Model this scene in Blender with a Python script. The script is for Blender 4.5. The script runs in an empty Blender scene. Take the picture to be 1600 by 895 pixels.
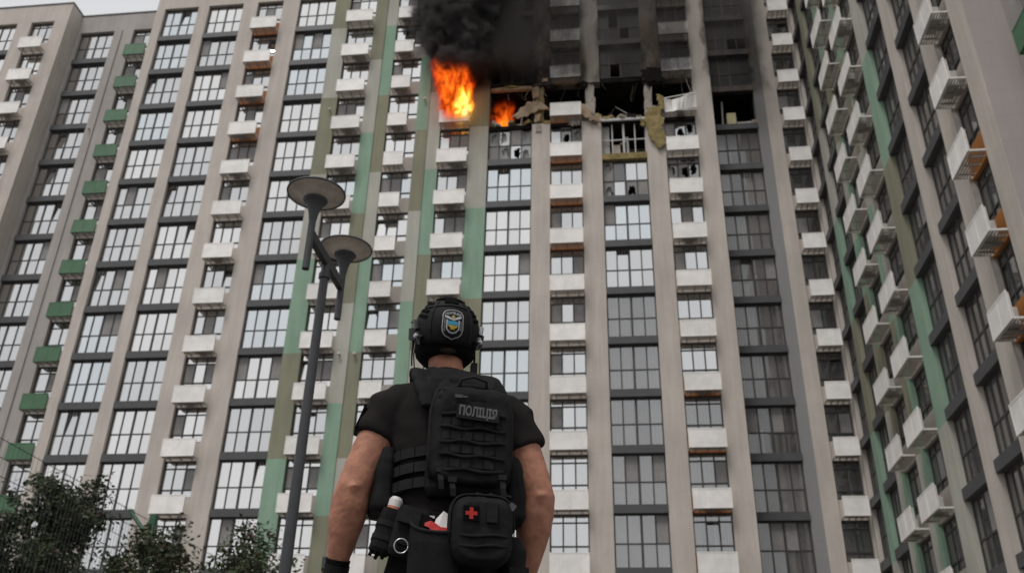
import bpy, bmesh, math, random
from mathutils import Vector, Matrix, noise
R = math.radians
sc = bpy.context.scene
COL = sc.collection
rnd = random.Random(7)

# ------------------------------------------------------------------ camera
CAMZ = 0.31
YAW, PIT, ROL = R(-7.1913), R(28.4384), R(1.3385)
fwd = Vector((math.sin(YAW) * math.cos(PIT), math.cos(YAW) * math.cos(PIT), math.sin(PIT)))
rt0 = Vector((math.cos(YAW), -math.sin(YAW), 0))
up0 = rt0.cross(fwd)
rt = math.cos(ROL) * rt0 + math.sin(ROL) * up0
upv = -math.sin(ROL) * rt0 + math.cos(ROL) * up0
cam = bpy.data.cameras.new('camera')
cam.sensor_width = 36.0
cam.lens = 1438.08 / 1600 * 36
cam.clip_end = 2000
cam.dof.use_dof = True
cam.dof.focus_distance = 3.15
cam.dof.aperture_fstop = 5.0
co = bpy.data.objects.new('camera', cam)
COL.objects.link(co)
m = Matrix((rt, upv, -fwd)).transposed().to_4x4()
m.translation = Vector((0, 0, CAMZ))
co.matrix_world = m
sc.camera = co


def in_view(p, margin=130):
    q = Vector(p) - Vector((0, 0, CAMZ))
    z = q.dot(fwd)
    if z < .2:
        return False
    x = 800 + 1438 * q.dot(rt) / z
    y = 447 - 1438 * q.dot(upv) / z
    return -margin < x < 1600 + margin and -margin < y < 895 + margin


# ------------------------------------------------------------------ sky, sun, exposure
SUN_EL, SUN_AZ = 61, 205          # azimuth clockwise from +y (the direction the sun stands in)
w = bpy.data.worlds.new('World')
sc.world = w
w.use_nodes = True
nt = w.node_tree
bg = nt.nodes['Background']
sky = nt.nodes.new('ShaderNodeTexSky')
sky.sky_type = 'NISHITA'
sky.sun_disc = False
sky.sun_elevation = R(SUN_EL)
sky.sun_rotation = R(SUN_AZ)
sky.dust_density = 2.5
sky.air_density = 1.5
hs = nt.nodes.new('ShaderNodeHueSaturation')     # overcast: the cloud deck takes the blue out
hs.inputs['Saturation'].default_value = .12
mixw = nt.nodes.new('ShaderNodeMix')
mixw.data_type = 'RGBA'
mixw.inputs['Factor'].default_value = .86
mixw.inputs['B'].default_value = (7.5, 7.6, 7.8, 1)
nt.links.new(sky.outputs[0], hs.inputs['Color'])
nt.links.new(hs.outputs[0], mixw.inputs['A'])
nt.links.new(mixw.outputs['Result'], bg.inputs['Color'])
bg.inputs['Strength'].default_value = .09
sl = bpy.data.lights.new('sun', 'SUN')
sl.energy = 1.75
sl.angle = R(22)
sl.color = (1, .96, .91)
so = bpy.data.objects.new('sun', sl)
COL.objects.link(so)
az, el = R(SUN_AZ), R(SUN_EL)
sd = Vector((math.sin(az) * math.cos(el), math.cos(az) * math.cos(el), math.sin(el)))
so.rotation_euler = (-sd).to_track_quat('-Z', 'Y').to_euler()
so.location = (0, -20, 60)
sc.view_settings.view_transform = 'Standard'
sc.view_settings.look = 'None'
sc.view_settings.gamma = 1
sc.view_settings.exposure = 0.16
sc.cycles.volume_step_rate = .6
sc.cycles.volume_max_steps = 160
sc.cycles.max_bounces = 8
sc.cycles.transparent_max_bounces = 12
sc.cycles.volume_bounces = 1


# ------------------------------------------------------------------ materials
def nodes(name):
    mt = bpy.data.materials.new(name)
    mt.use_nodes = True
    t = mt.node_tree
    return mt, t, t.nodes['Principled BSDF'], t.nodes['Material Output']


def math_n(t, op, a, b=None, clamp=False):
    n = t.nodes.new('ShaderNodeMath')
    n.operation = op
    n.use_clamp = clamp
    for i, v in enumerate((a, b)):
        if v is None:
            continue
        if isinstance(v, (int, float)):
            n.inputs[i].default_value = v
        else:
            t.links.new(v, n.inputs[i])
    return n.outputs[0]


def maprange(t, v, a, b, c=0., d=1., smooth=True):
    n = t.nodes.new('ShaderNodeMapRange')
    n.interpolation_type = 'SMOOTHSTEP' if smooth else 'LINEAR'
    t.links.new(v, n.inputs[0])
    for i, q in enumerate((a, b, c, d)):
        n.inputs[1 + i].default_value = q
    return n.outputs[0]


def mixc(t, f, a, b, mode='MIX'):
    n = t.nodes.new('ShaderNodeMix')
    n.data_type = 'RGBA'
    n.blend_type = mode
    for k, v in (('Factor', f), ('A', a), ('B', b)):
        s = n.inputs[k]
        if isinstance(v, (int, float)):
            s.default_value = v
        elif isinstance(v, tuple):
            s.default_value = (*v[:3], 1)
        else:
            t.links.new(v, s)
    return n.outputs['Result']


def noise_n(t, scale, detail=4, rough=.55, vec=None, sx=1, sy=1, sz=1, dist=0):
    n = t.nodes.new('ShaderNodeTexNoise')
    n.inputs['Scale'].default_value = scale
    n.inputs['Detail'].default_value = detail
    n.inputs['Roughness'].default_value = rough
    n.inputs['Distortion'].default_value = dist
    if vec is None:
        vec = t.nodes.new('ShaderNodeNewGeometry').outputs['Position']
    if (sx, sy, sz) != (1, 1, 1):
        mp = t.nodes.new('ShaderNodeMapping')
        mp.inputs['Scale'].default_value = (sx, sy, sz)
        t.links.new(vec, mp.inputs[0])
        vec = mp.outputs[0]
    t.links.new(vec, n.inputs['Vector'])
    return n.outputs['Fac']


def ramp(t, v, stops):
    n = t.nodes.new('ShaderNodeValToRGB')
    cr = n.color_ramp
    while len(cr.elements) < len(stops):
        cr.elements.new(.5)
    for e, (p, c) in zip(cr.elements, stops):
        e.position = p
        e.color = (c, c, c, 1) if isinstance(c, (int, float)) else (*c, 1)
    t.links.new(v, n.inputs[0])
    return n.outputs[0]


SOOT = [(-11.6, 0), (-10.6, .12), (-8.6, .8), (-7.3, .95), (-4.7, 1), (-4.1, .93), (-3.5, .95), (-1.7, .93), (-1.2, .40), (-.8, .40), (-.4, .85), (2.1, .97), (2.8, .90),
        (3.4, .93), (5.1, .85), (5.5, .14), (6.2, .06), (6.6, .93), (9.1, .93), (9.5, .55), (10.1, .02), (10.6, 0)]


def sooty(t, col):
    """fire stains on the storeys above the burnt flats"""
    g = t.nodes.new('ShaderNodeNewGeometry')
    s = t.nodes.new('ShaderNodeSeparateXYZ')
    t.links.new(g.outputs['Position'], s.inputs[0])
    nz = noise_n(t, .55, 4, .6, sz=.5)
    wob = math_n(t, 'MULTIPLY', math_n(t, 'SUBTRACT', nz, .5), 2.2)
    x = math_n(t, 'ADD', s.outputs[0], wob)
    xs = maprange(t, x, -12, 12, smooth=False)
    xf = ramp(t, xs, [((a + 12) / 24, b) for a, b in SOOT])
    zw = math_n(t, 'ADD', s.outputs[2], math_n(t, 'MULTIPLY', wob, .5))
    up_ = maprange(t, zw, 38.2, 39.4)
    fade = maprange(t, zw, 39, 54, 1, .6)
    low = math_n(t, 'MULTIPLY', maprange(t, zw, 34.6, 37.4), .14)
    zf = math_n(t, 'MAXIMUM', math_n(t, 'MULTIPLY', up_, fade), low)
    f = math_n(t, 'MULTIPLY', math_n(t, 'MULTIPLY', xf, zf), maprange(t, noise_n(t, 1.4, 6, .68, sz=.35), .32, .55, .80, 1.08), True)
    yy = math_n(t, 'MULTIPLY', math_n(t, 'POWER', f, .65), maprange(t, s.outputs[1], 40, 41, 0, 1))
    br = mixc(t, maprange(t, noise_n(t, .8, 5, .65, sz=.6), .42, .66), (.010, .0082, .007), (.075, .050, .031))
    return mixc(t, yy, col, br), yy


def plaster(name, c, blot=.14):
    mt, t, b, o = nodes(name)
    n1 = noise_n(t, .35, 5, .6)
    n2 = noise_n(t, 1.2, 6, .65, sx=2.2, sy=2.2, sz=.22)
    v = math_n(t, 'ADD', math_n(t, 'MULTIPLY', n1, .5), math_n(t, 'MULTIPLY', n2, .5))
    k = maprange(t, v, .3, .7, 1 - blot * 1.1, 1 + blot * .8)
    base = mixc(t, 1., c, k, 'MULTIPLY')
    # faint rain dirt and hairline render joints
    g = t.nodes.new('ShaderNodeNewGeometry')
    s = t.nodes.new('ShaderNodeSeparateXYZ')
    t.links.new(g.outputs['Position'], s.inputs[0])
    fr = math_n(t, 'FRACT', math_n(t, 'MULTIPLY', s.outputs[2], 1 / 1.0))
    line = maprange(t, fr, 0, .025, .88, 1)
    base = mixc(t, 1., base, line, 'MULTIPLY')
    st = maprange(t, noise_n(t, 2.6, 5, .7, sx=1.6, sy=1.6, sz=.06), .62, .8, 0, .28)
    base = mixc(t, st, base, (.16, .14, .12))
    col, f = sooty(t, base)
    t.links.new(col, b.inputs['Base Color'])
    b.inputs['Roughness'].default_value = .9
    b.inputs['Specular IOR Level'].default_value = .2
    bp = t.nodes.new('ShaderNodeBump')
    bp.inputs['Strength'].default_value = .35
    bp.inputs['Distance'].default_value = .01
    t.links.new(noise_n(t, 22, 4, .6), bp.inputs['Height'])
    t.links.new(bp.outputs[0], b.inputs['Normal'])
    return mt


def simple(name, c, rough=.6, spec=.3, metal=0, var=.12, scale=6, soot=False, bump=0, bscale=40, obj=False):
    mt, t, b, o = nodes(name)
    vec = None
    if obj:
        vec = t.nodes.new('ShaderNodeTexCoord').outputs['Object']
    k = maprange(t, noise_n(t, scale, 5, .6, vec=vec), .25, .75, 1 - var, 1 + var)
    col = mixc(t, 1., c, k, 'MULTIPLY')
    if soot:
        col, f = sooty(t, col)
    t.links.new(col, b.inputs['Base Color'])
    b.inputs['Roughness'].default_value = rough
    b.inputs['Specular IOR Level'].default_value = spec
    b.inputs['Metallic'].default_value = metal
    if bump:
        bp = t.nodes.new('ShaderNodeBump')
        bp.inputs['Strength'].default_value = bump
        bp.inputs['Distance'].default_value = .004
        t.links.new(noise_n(t, bscale, 4, .6, vec=vec), bp.inputs['Height'])
        t.links.new(bp.outputs[0], b.inputs['Normal'])
    return mt


def glass_mat(name, tint=(.84, .87, .89), refl=.62, see=.75, pale_lift=.04):
    """coated glazing: mirrors the sky, lets part of the room through"""
    mt, t, b, o = nodes(name)
    t.nodes.remove(b)
    gl = t.nodes.new('ShaderNodeBsdfGlossy')
    gl.inputs['Roughness'].default_value = .03
    tr = t.nodes.new('ShaderNodeBsdfTransparent')
    tr.inputs['Color'].default_value = (see, see, see * 1.01, 1)
    oi = t.nodes.new('ShaderNodeObjectInfo')
    k = maprange(t, oi.outputs['Random'], 0, 1, .90, 1.0, False)
    cc = mixc(t, 1., tint, k, 'MULTIPLY')
    cc, f = sooty(t, cc)
    t.links.new(cc, gl.inputs['Color'])
    lw = t.nodes.new('ShaderNodeLayerWeight')
    lw.inputs['Blend'].default_value = .25
    fac = math_n(t, 'ADD', math_n(t, 'MULTIPLY', lw.outputs['Fresnel'], .35), refl - .06, True)
    mx = t.nodes.new('ShaderNodeMixShader')
    t.links.new(fac, mx.inputs[0])
    t.links.new(tr.outputs[0], mx.inputs[1])
    t.links.new(gl.outputs[0], mx.inputs[2])
    df = t.nodes.new('ShaderNodeBsdfDiffuse')
    df.inputs['Color'].default_value = (.013, .012, .0115, 1)
    m2 = t.nodes.new('ShaderNodeMixShader')
    t.links.new(math_n(t, 'MULTIPLY', math_n(t, 'POWER', f, .6), .95), m2.inputs[0])
    dd = t.nodes.new('ShaderNodeBsdfDiffuse')
    t.links.new(mixc(t, noise_n(t, .9, 5, .6), (.30, .29, .28), (.52, .50, .48)), dd.inputs['Color'])
    m3 = t.nodes.new('ShaderNodeMixShader')
    m3.inputs[0].default_value = pale_lift  # pale grey mixed into the glass colour, brightens panes that come out too dark
    t.links.new(mx.outputs[0], m3.inputs[1])
    t.links.new(dd.outputs[0], m3.inputs[2])
    t.links.new(m3.outputs[0], m2.inputs[1])
    t.links.new(df.outputs[0], m2.inputs[2])
    t.links.new(m2.outputs[0], o.inputs['Surface'])
    return mt


def perforated(name, c):
    mt, t, b, o = nodes(name)
    tc = t.nodes.new('ShaderNodeTexCoord')
    s = t.nodes.new('ShaderNodeSeparateXYZ')
    t.links.new(tc.outputs['Object'], s.inputs[0])
    px = math_n(t, 'SINE', math_n(t, 'MULTIPLY', s.outputs[0], 2 * math.pi / .045))
    pz = math_n(t, 'SINE', math_n(t, 'MULTIPLY', s.outputs[2], 2 * math.pi / .045))
    hole = maprange(t, math_n(t, 'MULTIPLY', px, pz), .1, .6, 1, .80)
    k = math_n(t, 'MULTIPLY', hole, maprange(t, noise_n(t, 1.3, 5, .65), .3, .7, .88, 1.06))
    oi = t.nodes.new('ShaderNodeObjectInfo')
    k = math_n(t, 'MULTIPLY', k, maprange(t, oi.outputs['Random'], 0, 1, .92, 1.05, False))
    col = mixc(t, 1., c, k, 'MULTIPLY')
    run = maprange(t, noise_n(t, 3.2, 4, .7, sx=2, sy=2, sz=.15), .58, .8, 0, .3)
    col = mixc(t, run, col, (.24, .20, .16))
    col, f = sooty(t, col)
    t.links.new(col, b.inputs['Base Color'])
    b.inputs['Roughness'].default_value = .55
    return mt


BEIGE = (.49, .443, .40)
M = {}
M['beige'] = plaster('beige_plaster', BEIGE)
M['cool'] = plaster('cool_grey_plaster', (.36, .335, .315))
M['greywall'] = plaster('grey_metal_cladding', (.25, .25, .25), .05)
M['grey'] = plaster('light_grey_paint', (.40, .395, .345))
M['green'] = plaster('mint_green_paint', (.24, .35, .265))
M['olive'] = plaster('olive_paint', (.235, .23, .165))
M['rust'] = plaster('rust_brown_paint', (.33, .14, .06))
M['orange'] = plaster('orange_paint', (.37, .155, .045))
M['spandrel'] = plaster('spandrel_plaster', (.36, .325, .295))
M['mauve'] = plaster('mauve_grey_plaster', (.36, .325, .315), .07)
M['band'] = simple('anthracite_metal', (.072, .072, .076), .5, .35, var=.12, scale=1.5, soot=True)
M['frame'] = simple('dark_window_profile', (.050, .049, .048), .5, .3, soot=True)
M['frame_pale'] = simple('pale_window_profile', (.42, .41, .40), .5, .3)
M['white'] = perforated('white_perforated_steel', (.86, .83, .80))
M['whitebar'] = simple('white_steel_bar', (.62, .59, .56), .5, soot=True)
M['greenpan'] = perforated('green_perforated_steel', (.06, .15, .075))
M['greenbar'] = simple('green_steel_bar', (.05, .12, .06), .5)
M['slat'] = simple('grey_slats', (.30, .27, .24), .7)
M['acunit'] = simple('air_conditioner_shell', (.45, .44, .42), .5)
M['glass'] = glass_mat('coated_glass', (.95, .95, .945), .78)
M['glasswhite'] = glass_mat('bright_coated_glass', (1.0, .985, .965), .92, .8)
M['glassblue'] = glass_mat('blue_coated_glass', (.92, .97, .985), .84)
M['glassdim'] = glass_mat('dim_glass', (.72, .72, .715), .42, .85, .08)
M['glassclear'] = glass_mat('clear_glass', (.66, .66, .65), .22, .90, .13)
M['burnt'] = simple('burnt_black_glass', (.011, .010, .0095), .45, .25, var=.5, scale=1.5)
M['screen'] = simple('insect_screen', (.25, .24, .235), .8, .1, var=.1)
M['cw'] = simple('white_curtain', (.66, .64, .61), .9, .1, var=.08, scale=2)
M['cg'] = simple('grey_curtain', (.36, .345, .33), .9, .1, var=.1, scale=2)
M['cc'] = simple('cream_curtain', (.55, .48, .40), .9, .1, var=.1, scale=2)
M['cn'] = simple('green_white_curtain', (.50, .56, .52), .9, .1, var=.1, scale=2)
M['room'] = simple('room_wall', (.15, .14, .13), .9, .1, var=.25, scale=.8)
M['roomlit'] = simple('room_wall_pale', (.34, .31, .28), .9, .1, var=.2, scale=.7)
M['stuffc'] = simple('cupboard_board', (.36, .27, .19), .7, .2, var=.3, scale=2)
M['char'] = simple('charred_concrete', (.016, .014, .012), .95, .05, var=.4, scale=1.2, bump=.6, bscale=6)
M['rubble'] = simple('broken_concrete', (.33, .30, .265), .95, .1, var=.3, scale=3, bump=.7, bscale=12)
M['insul'] = simple('torn_insulation', (.235, .185, .088), .95, .05, var=.35, scale=3, bump=.8, bscale=14)
M['twisted'] = simple('scorched_board', (.30, .225, .155), .9, .1, var=.35, scale=2, bump=.6, bscale=10)
M['blueb'] = simple('blue_poster', (.10, .33, .50), .7)
M['yellowb'] = simple('yellow_poster', (.55, .45, .06), .7)
M['red'] = simple('red_cloth', (.40, .05, .05), .8)


# ------------------------------------------------------------------ mesh helpers
class MB:
    def __init__(self):
        self.v, self.f, self.mi, self.mats = [], [], [], []

    def mid(self, mt):
        if mt not in self.mats:
            self.mats.append(mt)
        return self.mats.index(mt)

    def face(self, pts, mt):
        n = len(self.v)
        self.v += [tuple(p) for p in pts]
        self.f.append(tuple(range(n, n + len(pts))))
        self.mi.append(self.mid(mt))

    def box(self, x0, x1, y0, y1, z0, z1, mt, M4=None):
        n = len(self.v)
        p = [Vector((x, y, z)) for z in (z0, z1) for x, y in ((x0, y0), (x1, y0), (x1, y1), (x0, y1))]
        if M4 is not None:
            p = [M4 @ q for q in p]
        self.v += [tuple(q) for q in p]
        for f in ((0, 3, 2, 1), (4, 5, 6, 7), (0, 1, 5, 4), (1, 2, 6, 5), (2, 3, 7, 6), (3, 0, 4, 7)):
            self.f.append(tuple(n + i for i in f))
            self.mi.append(self.mid(mt))
        return self

    def loft(self, rings, mt, cap=True):
        """rings: lists of the same number of points"""
        n0 = len(self.v)
        k = len(rings[0])
        for r in rings:
            self.v += [tuple(p) for p in r]
        i = self.mid(mt)
        for a in range(len(rings) - 1):
            for j in range(k):
                j2 = (j + 1) % k
                self.f.append((n0 + a * k + j, n0 + a * k + j2, n0 + (a + 1) * k + j2, n0 + (a + 1) * k + j))
                self.mi.append(i)
        if cap:
            self.f.append(tuple(n0 + j for j in reversed(range(k))))
            self.f.append(tuple(n0 + (len(rings) - 1) * k + j for j in range(k)))
            self.mi += [i, i]
        return self

    def tube(self, pts, rad, mt, n=10, cap=True, flat=1.0, upd=None):
        pts = [Vector(p) for p in pts]
        if not isinstance(rad, (list, tuple)):
            rad = [rad] * len(pts)
        rings = []
        u = None
        for i, p in enumerate(pts):
            d = (pts[min(i + 1, len(pts) - 1)] - pts[max(i - 1, 0)]).normalized()
            if u is None:
                ref = Vector(upd) if upd else (Vector((0, 0, 1)) if abs(d.z) < .9 else Vector((1, 0, 0)))
                u = (ref - d * ref.dot(d)).normalized()
            else:
                u = (u - d * u.dot(d)).normalized()
            v = d.cross(u)
            rings.append([p + rad[i] * (math.cos(2 * math.pi * j / n) * u * flat + math.sin(2 * math.pi * j / n) * v) for j in range(n)])
        return self.loft(rings, mt, cap)

    def lathe(self, prof, mt, cx=0, cy=0, n=28, cap=True):
        rings = [[(cx + r * math.cos(2 * math.pi * j / n), cy + r * math.sin(2 * math.pi * j / n), z) for j in range(n)] for r, z in prof]
        return self.loft(rings, mt, cap)

    def mesh(self, name, smooth=False):
        me = bpy.data.meshes.new(name)
        me.from_pydata(self.v, [], self.f)
        for mt in self.mats:
            me.materials.append(mt)
        me.polygons.foreach_set('material_index', self.mi)
        if smooth:
            me.polygons.foreach_set('use_smooth', [True] * len(self.f))
        me.validate()
        me.update()
        return me

    def build(self, name, parent=None, loc=(0, 0, 0), smooth=False):
        return link(name, self.mesh(name, smooth), parent, loc)


def link(name, me, parent=None, loc=(0, 0, 0), rot=None):
    o = bpy.data.objects.new(name, me)
    o.location = loc
    if rot:
        o.rotation_euler = rot
    o.parent = parent
    COL.objects.link(o)
    return o


def tag(o, label=None, cat=None, group=None, kind=None):
    if label:
        o['label'] = label
    if cat:
        o['category'] = cat
    if group:
        o['group'] = group
    if kind:
        o['kind'] = kind
    return o


def thing(name, label, cat, loc=(0, 0, 0), rz=0, group=None):
    return tag(link(name, None, None, loc, (0, 0, rz)), label, cat, group)


def box_part(name, parent, x0, x1, y0, y1, z0, z1, mt):
    return MB().box(x0, x1, y0, y1, z0, z1, mt).build(name, parent)


CACHE = {}


def cached(key, fn):
    if key not in CACHE:
        CACHE[key] = fn()
    return CACHE[key]


# ------------------------------------------------------------------ window and basket builders
REC = .25


def pane_mesh(w_, h_, mt):
    return cached(('pane', round(w_, 3), round(h_, 3), mt.name), lambda: MB().box(-w_ / 2, w_ / 2, -.008, .008, -h_ / 2, h_ / 2, mt).mesh('pane'))


def broken_mesh(w_, h_, mt, seed):
    """a pane with a ragged hole: a ring of shards left in the frame"""
    def fn():
        rr = random.Random(seed)
        mb = MB()
        n = 22
        out, inn = [], []
        ph_ = rr.uniform(0, 6.28)
        lop = [.66 + .3 * math.sin(2 * math.pi * i / n + ph_) for i in range(n)]
        for i in range(n):
            a = 2 * math.pi * i / n
            c, s = math.cos(a), math.sin(a)
            k = 1 / max(abs(c), abs(s))
            out.append((c * k * w_ / 2, s * k * h_ / 2))
            q = min(.985, lop[i] * (rr.uniform(.55, 1.0) if i % 2 else rr.uniform(.8, 1.12)))
            inn.append((c * k * w_ / 2 * q, s * k * h_ / 2 * q))
        for i in range(n):
            j = (i + 1) % n
            for y in (-.006, .006):
                mb.face([(out[i][0], y, out[i][1]), (out[j][0], y, out[j][1]), (inn[j][0], y, inn[j][1]), (inn[i][0], y, inn[i][1])], mt)
        return mb.mesh('pane')
    return cached(('broken', round(w_, 3), round(h_, 3), mt.name, seed), fn)


def curtain_mesh(w_, h_, kind):
    def fn():
        mb = MB()
        rr = random.Random(kind)
        mt = M[{'w': 'cw', 'g': 'cg', 'c': 'cc', 'n': 'cn'}[kind[0]]]
        n = int(w_ / .055)
        xs = [(-w_ / 2 + w_ * i / n) for i in range(n + 1)]
        ys = [.035 * math.sin(i * 2.1 + rr.uniform(-.5, .5)) + rr.uniform(-.01, .01) for i in range(n + 1)]
        full = kind[1] == 'f'
        for i in range(n):
            c = (xs[i] + xs[i + 1]) / 2 / w_
            if not full and abs(c + (.12 if kind[2:] == '1' else -.1)) < .16:
                continue
            mb.face([(xs[i], ys[i], .02), (xs[i + 1], ys[i + 1], .02), (xs[i + 1], ys[i + 1], h_), (xs[i], ys[i], h_)], mt)
        if not full:
            mb.v, mb.f = mb.v, mb.f
            room_faces(mb, w_, h_, M['room'])
        return mb.mesh('curtain')
    return cached(('cur', round(w_, 3), round(h_, 3), kind), fn)


def room_faces(mb, w_, h_, mt, dep=2.4, y0=.12):
    a, b = -w_ / 2 - .02, w_ / 2 + .02
    y1 = y0 + dep
    z0, z1 = -.05, h_ + .02
    mb.face([(a, y1, z0), (b, y1, z0), (b, y1, z1), (a, y1, z1)], mt)
    mb.face([(a, y0, z0), (a, y1, z0), (a, y1, z1), (a, y0, z1)], mt)
    mb.face([(b, y0, z0), (b, y1, z0), (b, y1, z1), (b, y0, z1)], mt)
    mb.face([(a, y0, z0), (b, y0, z0), (b, y1, z0), (a, y1, z0)], mt)
    mb.face([(a, y0, z1), (b, y0, z1), (b, y1, z1), (a, y1, z1)], mt)


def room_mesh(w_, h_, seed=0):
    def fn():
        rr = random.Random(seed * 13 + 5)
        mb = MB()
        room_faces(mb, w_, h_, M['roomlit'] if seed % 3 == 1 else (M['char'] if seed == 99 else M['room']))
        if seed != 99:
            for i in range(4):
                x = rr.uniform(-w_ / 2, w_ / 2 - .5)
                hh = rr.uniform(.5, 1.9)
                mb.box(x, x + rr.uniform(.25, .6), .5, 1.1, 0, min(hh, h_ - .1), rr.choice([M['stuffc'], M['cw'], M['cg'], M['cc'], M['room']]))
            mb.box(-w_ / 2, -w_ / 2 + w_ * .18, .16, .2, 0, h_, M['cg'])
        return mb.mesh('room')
    return cached(('room', round(w_, 3), round(h_, 3), seed), fn)


def backing(win, w_, h_, kind):
    if kind == 'void':
        return
    if kind.startswith('r'):
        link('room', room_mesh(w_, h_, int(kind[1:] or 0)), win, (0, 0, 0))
    else:
        link('curtain', curtain_mesh(w_, h_, kind), win, (0, .16, 0))


def frame_mesh(key, w_, h_, xs, zs, mt, t=.055, cw=.055, mid=None):
    """xs: mullion centres, zs: transom centres; bars butt end to end"""
    def fn():
        mb = MB()
        a, b = -w_ / 2, w_ / 2
        mb.box(a, a + t, -.03, .05, 0, h_, mt)
        mb.box(b - t, b, -.03, .05, 0, h_, mt)
        mb.box(a + t, b - t, -.03, .05, 0, t, mt)
        mb.box(a + t, b - t, -.03, .05, h_ - t, h_, mt)
        for i, x in enumerate(xs):
            q = (mid if mid and i == len(xs) // 2 else cw) / 2
            mb.box(x - q, x + q, -.028, .048, t, h_ - t, mt)
        lim = [a + t] + [v for i, x in enumerate(xs) for v in (x - (mid if mid and i == len(xs) // 2 else cw) / 2, x + (mid if mid and i == len(xs) // 2 else cw) / 2)] + [b - t]
        for z in zs:
            for i in range(0, len(lim), 2):
                mb.box(lim[i], lim[i + 1], -.026, .046, z - cw / 2, z + cw / 2, mt)
        return mb.mesh('window')
    return cached(('frame', key, round(w_, 3), round(h_, 3), mt.name), fn)


BAND = .42


def pick_glass(bright):
    r = rnd.random()
    return M['glass'] if r < bright else (M['glassdim'] if r < bright + .6 * (1 - bright) else M['glassclear'])


def bay(root, u0, u1, H, dy=0., glass=None, back='wf', dark=.1, state='', band=True, label=None, bandmat=None, tiltp=.06):
    """loggia glazing: four panes wide, two high, with the metal band of the floor below"""
    w_ = u1 - u0
    h_ = 3 - BAND
    zb = H - 3 + BAND
    uc = (u0 + u1) / 2
    if band:
        box_part('spandrel_band', root, u0, u1, dy - .02, dy + REC + .12, H - 3, zb, bandmat or M['band'])
    t = .065
    mid = .12
    cw = .068
    x1 = w_ / 4 + .012
    xs = [-x1, 0, x1]
    zt = h_ * .45
    fm = M['frame_pale'] if state == 'frame' else M['frame']
    win = link('window', frame_mesh('bay', w_, h_, xs, [zt], fm, t, cw, mid), root, (uc, dy + REC, zb))
    if label:
        win['label'] = label
    backing(win, w_, h_, back)
    # dark side cheek of the reveal
    lim = [(-w_ / 2 + t, -x1 - cw / 2), (-x1 + cw / 2, -mid / 2), (mid / 2, x1 - cw / 2), (x1 + cw / 2, w_ / 2 - t)]
    rows = [('lower_pane', t, zt - cw / 2), ('pane', zt + cw / 2, h_ - t)]
    for rn, z0, z1 in rows:
        for i, (a, b) in enumerate(lim):
            mt = glass or M['glass']
            if state == 'frame':
                continue
            if state == 'broken':
                mt = rnd.choice([M['glass'], M['glassdim'], M['glassclear'], M['glassclear'], M['screen']])
            if state == 'soot' and rnd.random() < .10:
                continue
            pw, ph = b - a + .01, z1 - z0 + .01
            rot = [rnd.uniform(-.006, .006), 0, rnd.uniform(-.006, .006)]
            if rn == 'pane' and state == '' and rnd.random() < dark:
                mt = M['screen']
            if state == 'broken' and rnd.random() < .55:
                me = broken_mesh(pw, ph, mt, rnd.randint(0, 23))
            else:
                me = pane_mesh(pw, ph, mt)
                if rn == 'pane' and state == '' and mt is not M['screen'] and rnd.random() < tiltp:
                    rot = [-.10, 0, 0]
            link(rn, me, win, ((a + b) / 2, .012 + (.09 if rot[0] < -.05 else 0), (z0 + z1) / 2), rot)
    return win


def basket(root, u0, u1, H, dy=0., white=True, unit=False, wall=None, crumple=False):
    """air conditioner basket: perforated front, open sides, slatted floor, brackets"""
    w_ = u1 - u0
    uc = (u0 + u1) / 2
    pm, bm_ = (M['white'], M['whitebar']) if white else (M['greenpan'], M['greenbar'])
    D_ = .54

    def fr():
        mb = MB()
        a, b = -w_ / 2, w_ / 2
        for x in (a, b - .05):
            mb.box(x, x + .05, -D_ + .03, .1, .02, .09, bm_)
            mb.box(x + .005, x + .045, -D_ + .03, -D_ + .07, .09, .9, bm_)
        mb.box(a + .05, b - .05, -D_ + .03, -D_ + .08, .02, .07, bm_)
        for i in range(5):
            y = -D_ + .13 + i * .095
            mb.box(a + .05, b - .05, y, y + .035, .035, .055, M['slat'])
        for x in (a + .3, 0, b - .34):
            mb.box(x, x + .04, -D_ + .08, .1, -.02, .032, M['slat'])
        return mb.mesh('ac_basket')
    bk = link('ac_basket', cached(('bk', round(w_, 3), white), fr), root, (uc, dy, H - 2.96))

    def pn():
        mb = MB()
        a, b = -w_ / 2, w_ / 2
        n = 8 if crumple else 1
        for i in range(n):
            for sgn in (0,):
                x0, x1 = a + (b - a) * i / n, a + (b - a) * (i + 1) / n
                mb.box(x0, x1, -.012, .012, .03, .97, pm)
        mb.box(a, b, -.022, -.012, .93, .985, pm)
        mb.box(a, b, -.022, -.012, .015, .06, pm)
        for x in (a, -.02, b - .04):
            mb.box(x, x + .04, -.021, -.012, .06, .93, pm)
        if crumple:
            out = []
            for x, y, z in mb.v:
                out.append((x, y + .14 * math.sin(x * 3.1 + z * 2) + .05 * math.sin(x * 9), z + .10 * math.sin(x * 2.6) + .06 * x))
            mb.v = out
        return mb.mesh('front_panel')
    link('front_panel', cached(('pn', round(w_, 3), white, crumple), pn), bk, (0, -D_, 0), (R(7), 0, R(-3)) if crumple else (R(rnd.uniform(-.8, 1.2)), R(rnd.uniform(-.5, .5)), R(rnd.uniform(-.5, .5))))
    if unit:
        def un():
            mb = MB()
            mb.box(-.4, .4, -.42, -.12, .06, .64, M['acunit'])
            mb.lathe([(.2, 0), (.2, .02)], M['slat'], n=16)
            return mb.mesh('air_conditioner')
        link('air_conditioner', cached('acu', un), bk, (rnd.uniform(-.2, .2) * (w_ - 1), 0, 0))
    return bk


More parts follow.
